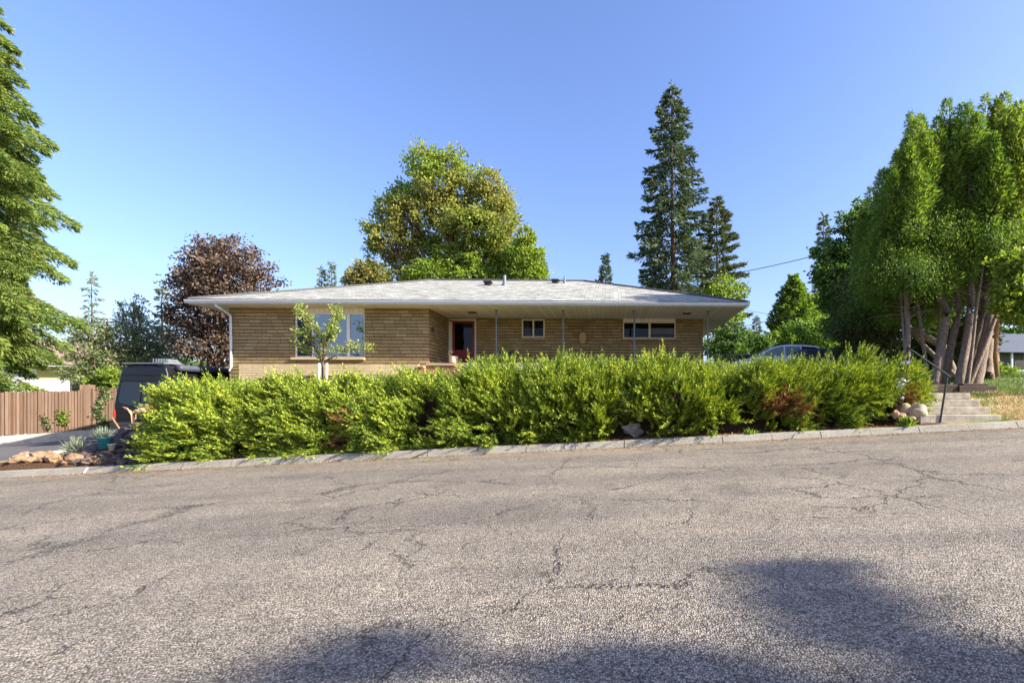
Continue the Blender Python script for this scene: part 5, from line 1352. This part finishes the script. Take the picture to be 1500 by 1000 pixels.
for z in (2.14, 2.36): mb.bb(-.78, .78, rz_y(z) - .012, rz_y(z) + .008, z, z + .02)
mb.bb(-.006, .006, -.02, .0, .7, 1.2); mb.build('door_crease', M['rubber'], van)
mb = MB(); mb.bb(-.97, .97, -.16, .05, .36, .6); mb.bb(-.5, .5, -.34, -.14, .33, .4); mb.build('bumper', M['darkmetal'], van, bevel=.03)
mb = MB(); mb.lathe([(.082, -.02), (.095, -.03), (.095, -.012), (.082, -.01)], (0, 0, 0), 24, 'Y')
for a in (90, 210, 330): mb.tube([(0, -.018, 0), (.084 * math.cos(math.radians(a)), -.018, .084 * math.sin(math.radians(a)))], .012, 6)
o = mb.build('emblem', M['chrome'], van); o.location = (0, -.01, 1.17)
mb = MB(); mb.bb(-.3, .3, -.03, -.012, .93, .96); mb.build('grip_strip', M['chrome'], van)
mb = MB(); mb.bb(-.26, .26, -.02, 0, .64, .76); mb.build('number_plate', M['lightplastic'], van)
mb = MB(); mb.bb(-.78, .78, .08, .3, 2.735, 2.79); mb.build('rear_spoiler', M['steel'], van, bevel=.02)
mb = MB(); mb.box((.15, .9, 2.88), (.62, .62, .2), None, .6)
for k in range(6): mb.bb(-.12 + k * .1, -.09 + k * .1, .57, .6, 2.8, 2.98)
mb.build('roof_vent', M['steel'], van)
mb = MB(); mb.bb(-.75, -.15, .4, 2.2, 2.78, 2.82); mb.build('solar_panel', M['carglass'], van)
mb = MB(); mb.tube([(.93, .45, 2.62), (.93, .5, 2.62), (.93, 4.0, 2.62), (.93, 4.05, 2.62)], [.1, .135, .135, .1], 12); mb.build('awning_roll', M['tarp'], van, smooth=True)

wc_x = (1138 - CX) / F * 25.5; wz = EYE + (CY - 506.5) / F * 25.5 - 1.72
gz2 = float(ground_z(wc_x, 25.5)); wz = max(gz2 - .05, wz) 
car = empty('white_car', (wc_x, 25.5, wz), 0, 'white wagon parked facing left beyond the right end of the house', 'car')
lower = [(-2.3, .35), (-2.32, .7), (-2.2, .92), (-1.5, 1.0), (-1.35, 1.06), (2.2, 1.08), (2.32, .9), (2.32, .4)]
upper = [(-1.35, 1.06), (-1.0, 1.28), (-.45, 1.56), (-.1, 1.66), (.4, 1.715), (1.3, 1.70), (1.95, 1.62), (2.15, 1.3), (2.2, 1.08)]
mb = MB(); mb.loft([[Vector((x, y, z)) for x, z in lower] for y in (-.9, -.86, .86, .9)]); mb.build('body', M['whitepaint'], car, bevel=.05)
rings = []
for y, s in ((-.86, 1), (-.62, 1.0), (.62, 1.0), (.86, 1)):
    rings.append([Vector((x, y * (1 - .22 * (z - 1.06) / .66), z)) for x, z in upper])
mb = MB(); mb.loft(rings); mb.build('cabin', M['whitepaint'], car, bevel=.04)
def side(poly, name, mat, dy=.008):
    for sg in (-1, 1):
        mb = MB(); f_ = [Vector((x, sg * (.86 * (1 - .22 * (z - 1.06) / .66) + dy), z)) for x, z in poly]; k_ = [Vector((p.x, p.y - sg * .02, p.z)) for p in f_]; mb.loft([f_, k_]); mb.build(name, mat, car)
def carwin():
    m, nt, out = new_mat('sky lit car glass'); surf(nt, out, (.5, .58, .62), .08, .5, .8); return m  # sky reflection painted in as a pale bluish base colour
cg = carwin()
side([(-1.15, 1.12), (-.82, 1.32), (-.35, 1.54), (0, 1.62), (.12, 1.62), (.12, 1.12)], 'side_window', cg)
side([(.18, 1.12), (.18, 1.62), (.95, 1.62), (1.02, 1.12)], 'side_window', cg)
side([(1.09, 1.12), (1.03, 1.62), (1.8, 1.57), (1.98, 1.3), (2.0, 1.14)], 'side_window', M['carglass'])
mb = MB(); f_ = [Vector((-1.36, -.74, 1.1)), Vector((-1.36, .74, 1.1)), Vector((-.46, .66, 1.58)), Vector((-.46, -.66, 1.58))]; mb.loft([f_, [p + Vector((-.02, 0, .03)) for p in f_]]); mb.build('windscreen', cg, car)
mb = MB(); mb.tube([(-.1, -.6, 1.72), (1.7, -.6, 1.73)], .02, 6); mb.tube([(-.1, .6, 1.72), (1.7, .6, 1.73)], .02, 6); mb.box((.1, 0, 1.745), (.5, .9, .03)); mb.build('roof_rails', M['darkmetal'], car)
for sg in (-1, 1):
    mb = MB(); mb.box((-1.0, sg * 1.0, 1.12), (.14, .2, .14)); mb.build('wing_mirror', M['whitepaint'], car, bevel=.03)
    mb = MB(); mb.box((-2.27, sg * .66, .78), (.12, .34, .15)); mb.build('headlight', M['chrome'], car, bevel=.02)
    mb = MB(); mb.box((2.28, sg * .78, 1.0), (.1, .16, .3)); mb.build('taillight', M['redlens'], car, bevel=.02)
    for x in (-1.45, 1.45): wheel(car, x, sg * .8, .33, .2, 'Y')

tx0, tx1 = (1172 - CX) / F * 23.5, (1284 - CX) / F * 23.5; tz = EYE + (CY - 513) / F * 23.5
gz3 = float(ground_z((tx0 + tx1) / 2, 23.5))
tr = empty('covered_trailer', ((tx0 + tx1) / 2, 23.5, gz3), 0, 'low dark trailer with red tail end parked right of the white car', 'trailer')
hl = (tx1 - tx0) / 2; zt_ = tz - gz3
mb = MB(); mb.bb(-hl, hl, -.9, .9, max(.4, zt_ - .65), zt_ - .03); mb.build('body', M['tarp'], tr, bevel=.04)
mb = MB(); mb.loft([[Vector((x, y, zt_ - .02 + h)) for y, h in ((-.94, -.12), (-.9, .02), (0, .06), (.9, .02), (.94, -.12))] for x in np.linspace(-hl - .02, hl * .72, 9)]); mb.build('cover', M['tarp'], tr)
mb = MB(); mb.bb(hl - .5, hl + .03, -.93, .93, zt_ - .5, zt_ - .0); mb.build('tail_panel', M['redpaint'], tr, bevel=.02)
mb = MB(); mb.lathe([(.045, 0), (.05, .1), (.045, .22), (.02, .24)], (hl - .18, -.6, zt_ - .03), 10); mb.build('marker_lamp', M['white'], tr)
for sg in (-1, 1):
    for x in (-.4, .4): wheel(tr, x, sg * .8, .3, .18, 'Y')
mb = MB(); mb.tube([(-hl, 0, .55), (-hl - 1.0, 0, .5)], .05, 8); mb.tube([(-hl - .9, 0, .5), (-hl - .9, 0, .02)], .03, 8); mb.build('tow_bar', M['darkmetal'], tr)

# pipe fence from the house corner
pf = empty('pipe_fence', (4.6, 22.2, float(ground_z(4.6, 22.2))), 0, 'thin grey pipe rail fence between the house corner and white car', 'fence')
zz = EYE + (CY - 519.5) / F * 22.2 - float(ground_z(4.6, 22.2))
mb = MB(); mb.tube([(-1.0, 0, zz), (2.2, 0, zz)], .025, 8); mb.build('rail', M['steel'], pf)
for x in (-1.0, .6, 2.2):
    mb = MB(); mb.tube([(x, 0, -.1), (x, 0, zz + .04)], .022, 8); mb.build('post', M['steel'], pf)
mb = MB()
for k in range(28):
    for sg in (-1, 1): mb.tube([(-1 + k * .115, 0, .05 if sg > 0 else zz - .05), (-1 + k * .115 + .1, 0, (zz - .05) if sg > 0 else .05)], .003, 4)
mb.build('mesh', M['steel'], pf)

# ------------------------------------------------------------------ poles and cables
def pole(label, x, y, h, arm):
    z0 = float(ground_z(x, y)); p_ = empty('utility_pole', (x, y, z0), 0, label, 'pole', 'utility poles')
    mb = MB(); mb.tube([(0, 0, -.3), (0, 0, h)], [.15, .1], 10); mb.build('shaft', M['bark_brown'], p_)
    mb = MB(); mb.box((0, -.14, h - .5), (arm, .1, .12)); mb.build('crossarm', M['bark_brown'], p_)
    for k in (-1, 0, 1):
        mb = MB(); mb.lathe([(.03, 0), (.05, .05), (.03, .12)], (k * arm * .42, -.14, h - .44), 8); mb.build('insulator', M['lightplastic'], p_)
    return Vector((x, y, z0 + h))
p = at(157, 466, 58); pole('utility pole with a crossarm behind the olive shrub at the left', p.x, 58, p.z - float(ground_z(p.x, 58)), 2.0)
p2 = at(1345, 330, 30); pole('utility pole hidden among the arborvitae crowns', p2.x, 30, p2.z - float(ground_z(p2.x, 30)), 2.0)
def cable(label, a, b, sag, r=.018):
    a, b = Vector(a), Vector(b); pts_ = []
    for i in range(25):
        t = i / 24; q = a.lerp(b, t); q.z -= sag * 4 * t * (1 - t); pts_.append(q)
    o_ = Vector(a); mb = MB(); mb.tube([q - o_ for q in pts_], r, 6); o = mb.build('power_cable', M['rubber'], smooth=True); o.location = a; return tag(o, label, 'cable', 'power cables')
cable('thick power cable rising to the right above the roof corner', at(1030, 408, 32), at(1345, 328, 30), .35, .022)
cable('thin power cable sloping down right of the eave', at(1050, 445, 40), at(1215, 470, 40), .2, .014)
cable('lower power cable climbing behind the small far spruce', at(1040, 487, 34), at(1230, 440, 34), .2, .018)
cable('far power cable running off the left utility pole', at(60, 470, 58), at(260, 468, 58), .3, .03)

# white paint tick on the left kerb
x = (127 - CX) / F * 12.06
mb = MB(); zr = float(road_z(x, KY)); mb.add([(x - .03, KY - .004, zr + .03), (x + .03, KY - .004, zr + .03), (x + .03, KY + .079, zr + .155), (x - .03, KY + .079, zr + .155)], [(0, 1, 2, 3)])
o = mb.build('kerb_mark', M['paintmark']); tag(o, kind='structure')

# ------------------------------------------------------------------ light, sky, camera
w = bpy.data.worlds.new('World'); sc.world = w; w.use_nodes = True; nt = w.node_tree; nt.nodes.clear()
sky = nt.nodes.new('ShaderNodeTexSky'); sky.sky_type = 'NISHITA'; sky.sun_disc = False
sky.sun_elevation = SUN_EL; sky.sun_rotation = math.radians(90) + SUN_OFF
sky.altitude = 100; sky.air_density = 1.25; sky.dust_density = 1.8; sky.ozone_density = 5.0
bg = nt.nodes.new('ShaderNodeBackground'); bg.inputs[1].default_value = .105
wo = nt.nodes.new('ShaderNodeOutputWorld'); nt.links.new(mixc(nt, 1.0, sky.outputs[0], (.95, .89, 1.06), 'MULTIPLY'), bg.inputs[0]); nt.links.new(bg.outputs[0], wo.inputs[0])
sd = bpy.data.lights.new('sun', 'SUN'); sd.energy = 5.0; sd.angle = math.radians(.5); sd.color = (1.0, .935, .79)
so = bpy.data.objects.new('sun', sd); link(so)
to_sun = Vector((math.cos(SUN_OFF) * math.cos(SUN_EL), -math.sin(SUN_OFF) * math.cos(SUN_EL), math.sin(SUN_EL)))
so.rotation_euler = to_sun.to_track_quat('Z', 'Y').to_euler(); so.location = (30, -10, 40)
cd = bpy.data.cameras.new('camera'); cam = bpy.data.objects.new('camera', cd); link(cam)
cd.sensor_width = 36; cd.lens = F / 1500 * 36; cd.shift_x = (750 - CX) / 1500; cd.shift_y = (CY - 500) / 1500
cd.clip_start = .05; cd.clip_end = 2000
cam.location = (0, 0, EYE); cam.rotation_euler = (math.radians(90), 0, 0)
sc.camera = cam
sc.view_settings.view_transform = 'Standard'; sc.view_settings.look = 'None'; sc.view_settings.exposure = 1.5; sc.view_settings.gamma = 1
sc.cycles.max_bounces = 8; sc.cycles.transparent_max_bounces = 8
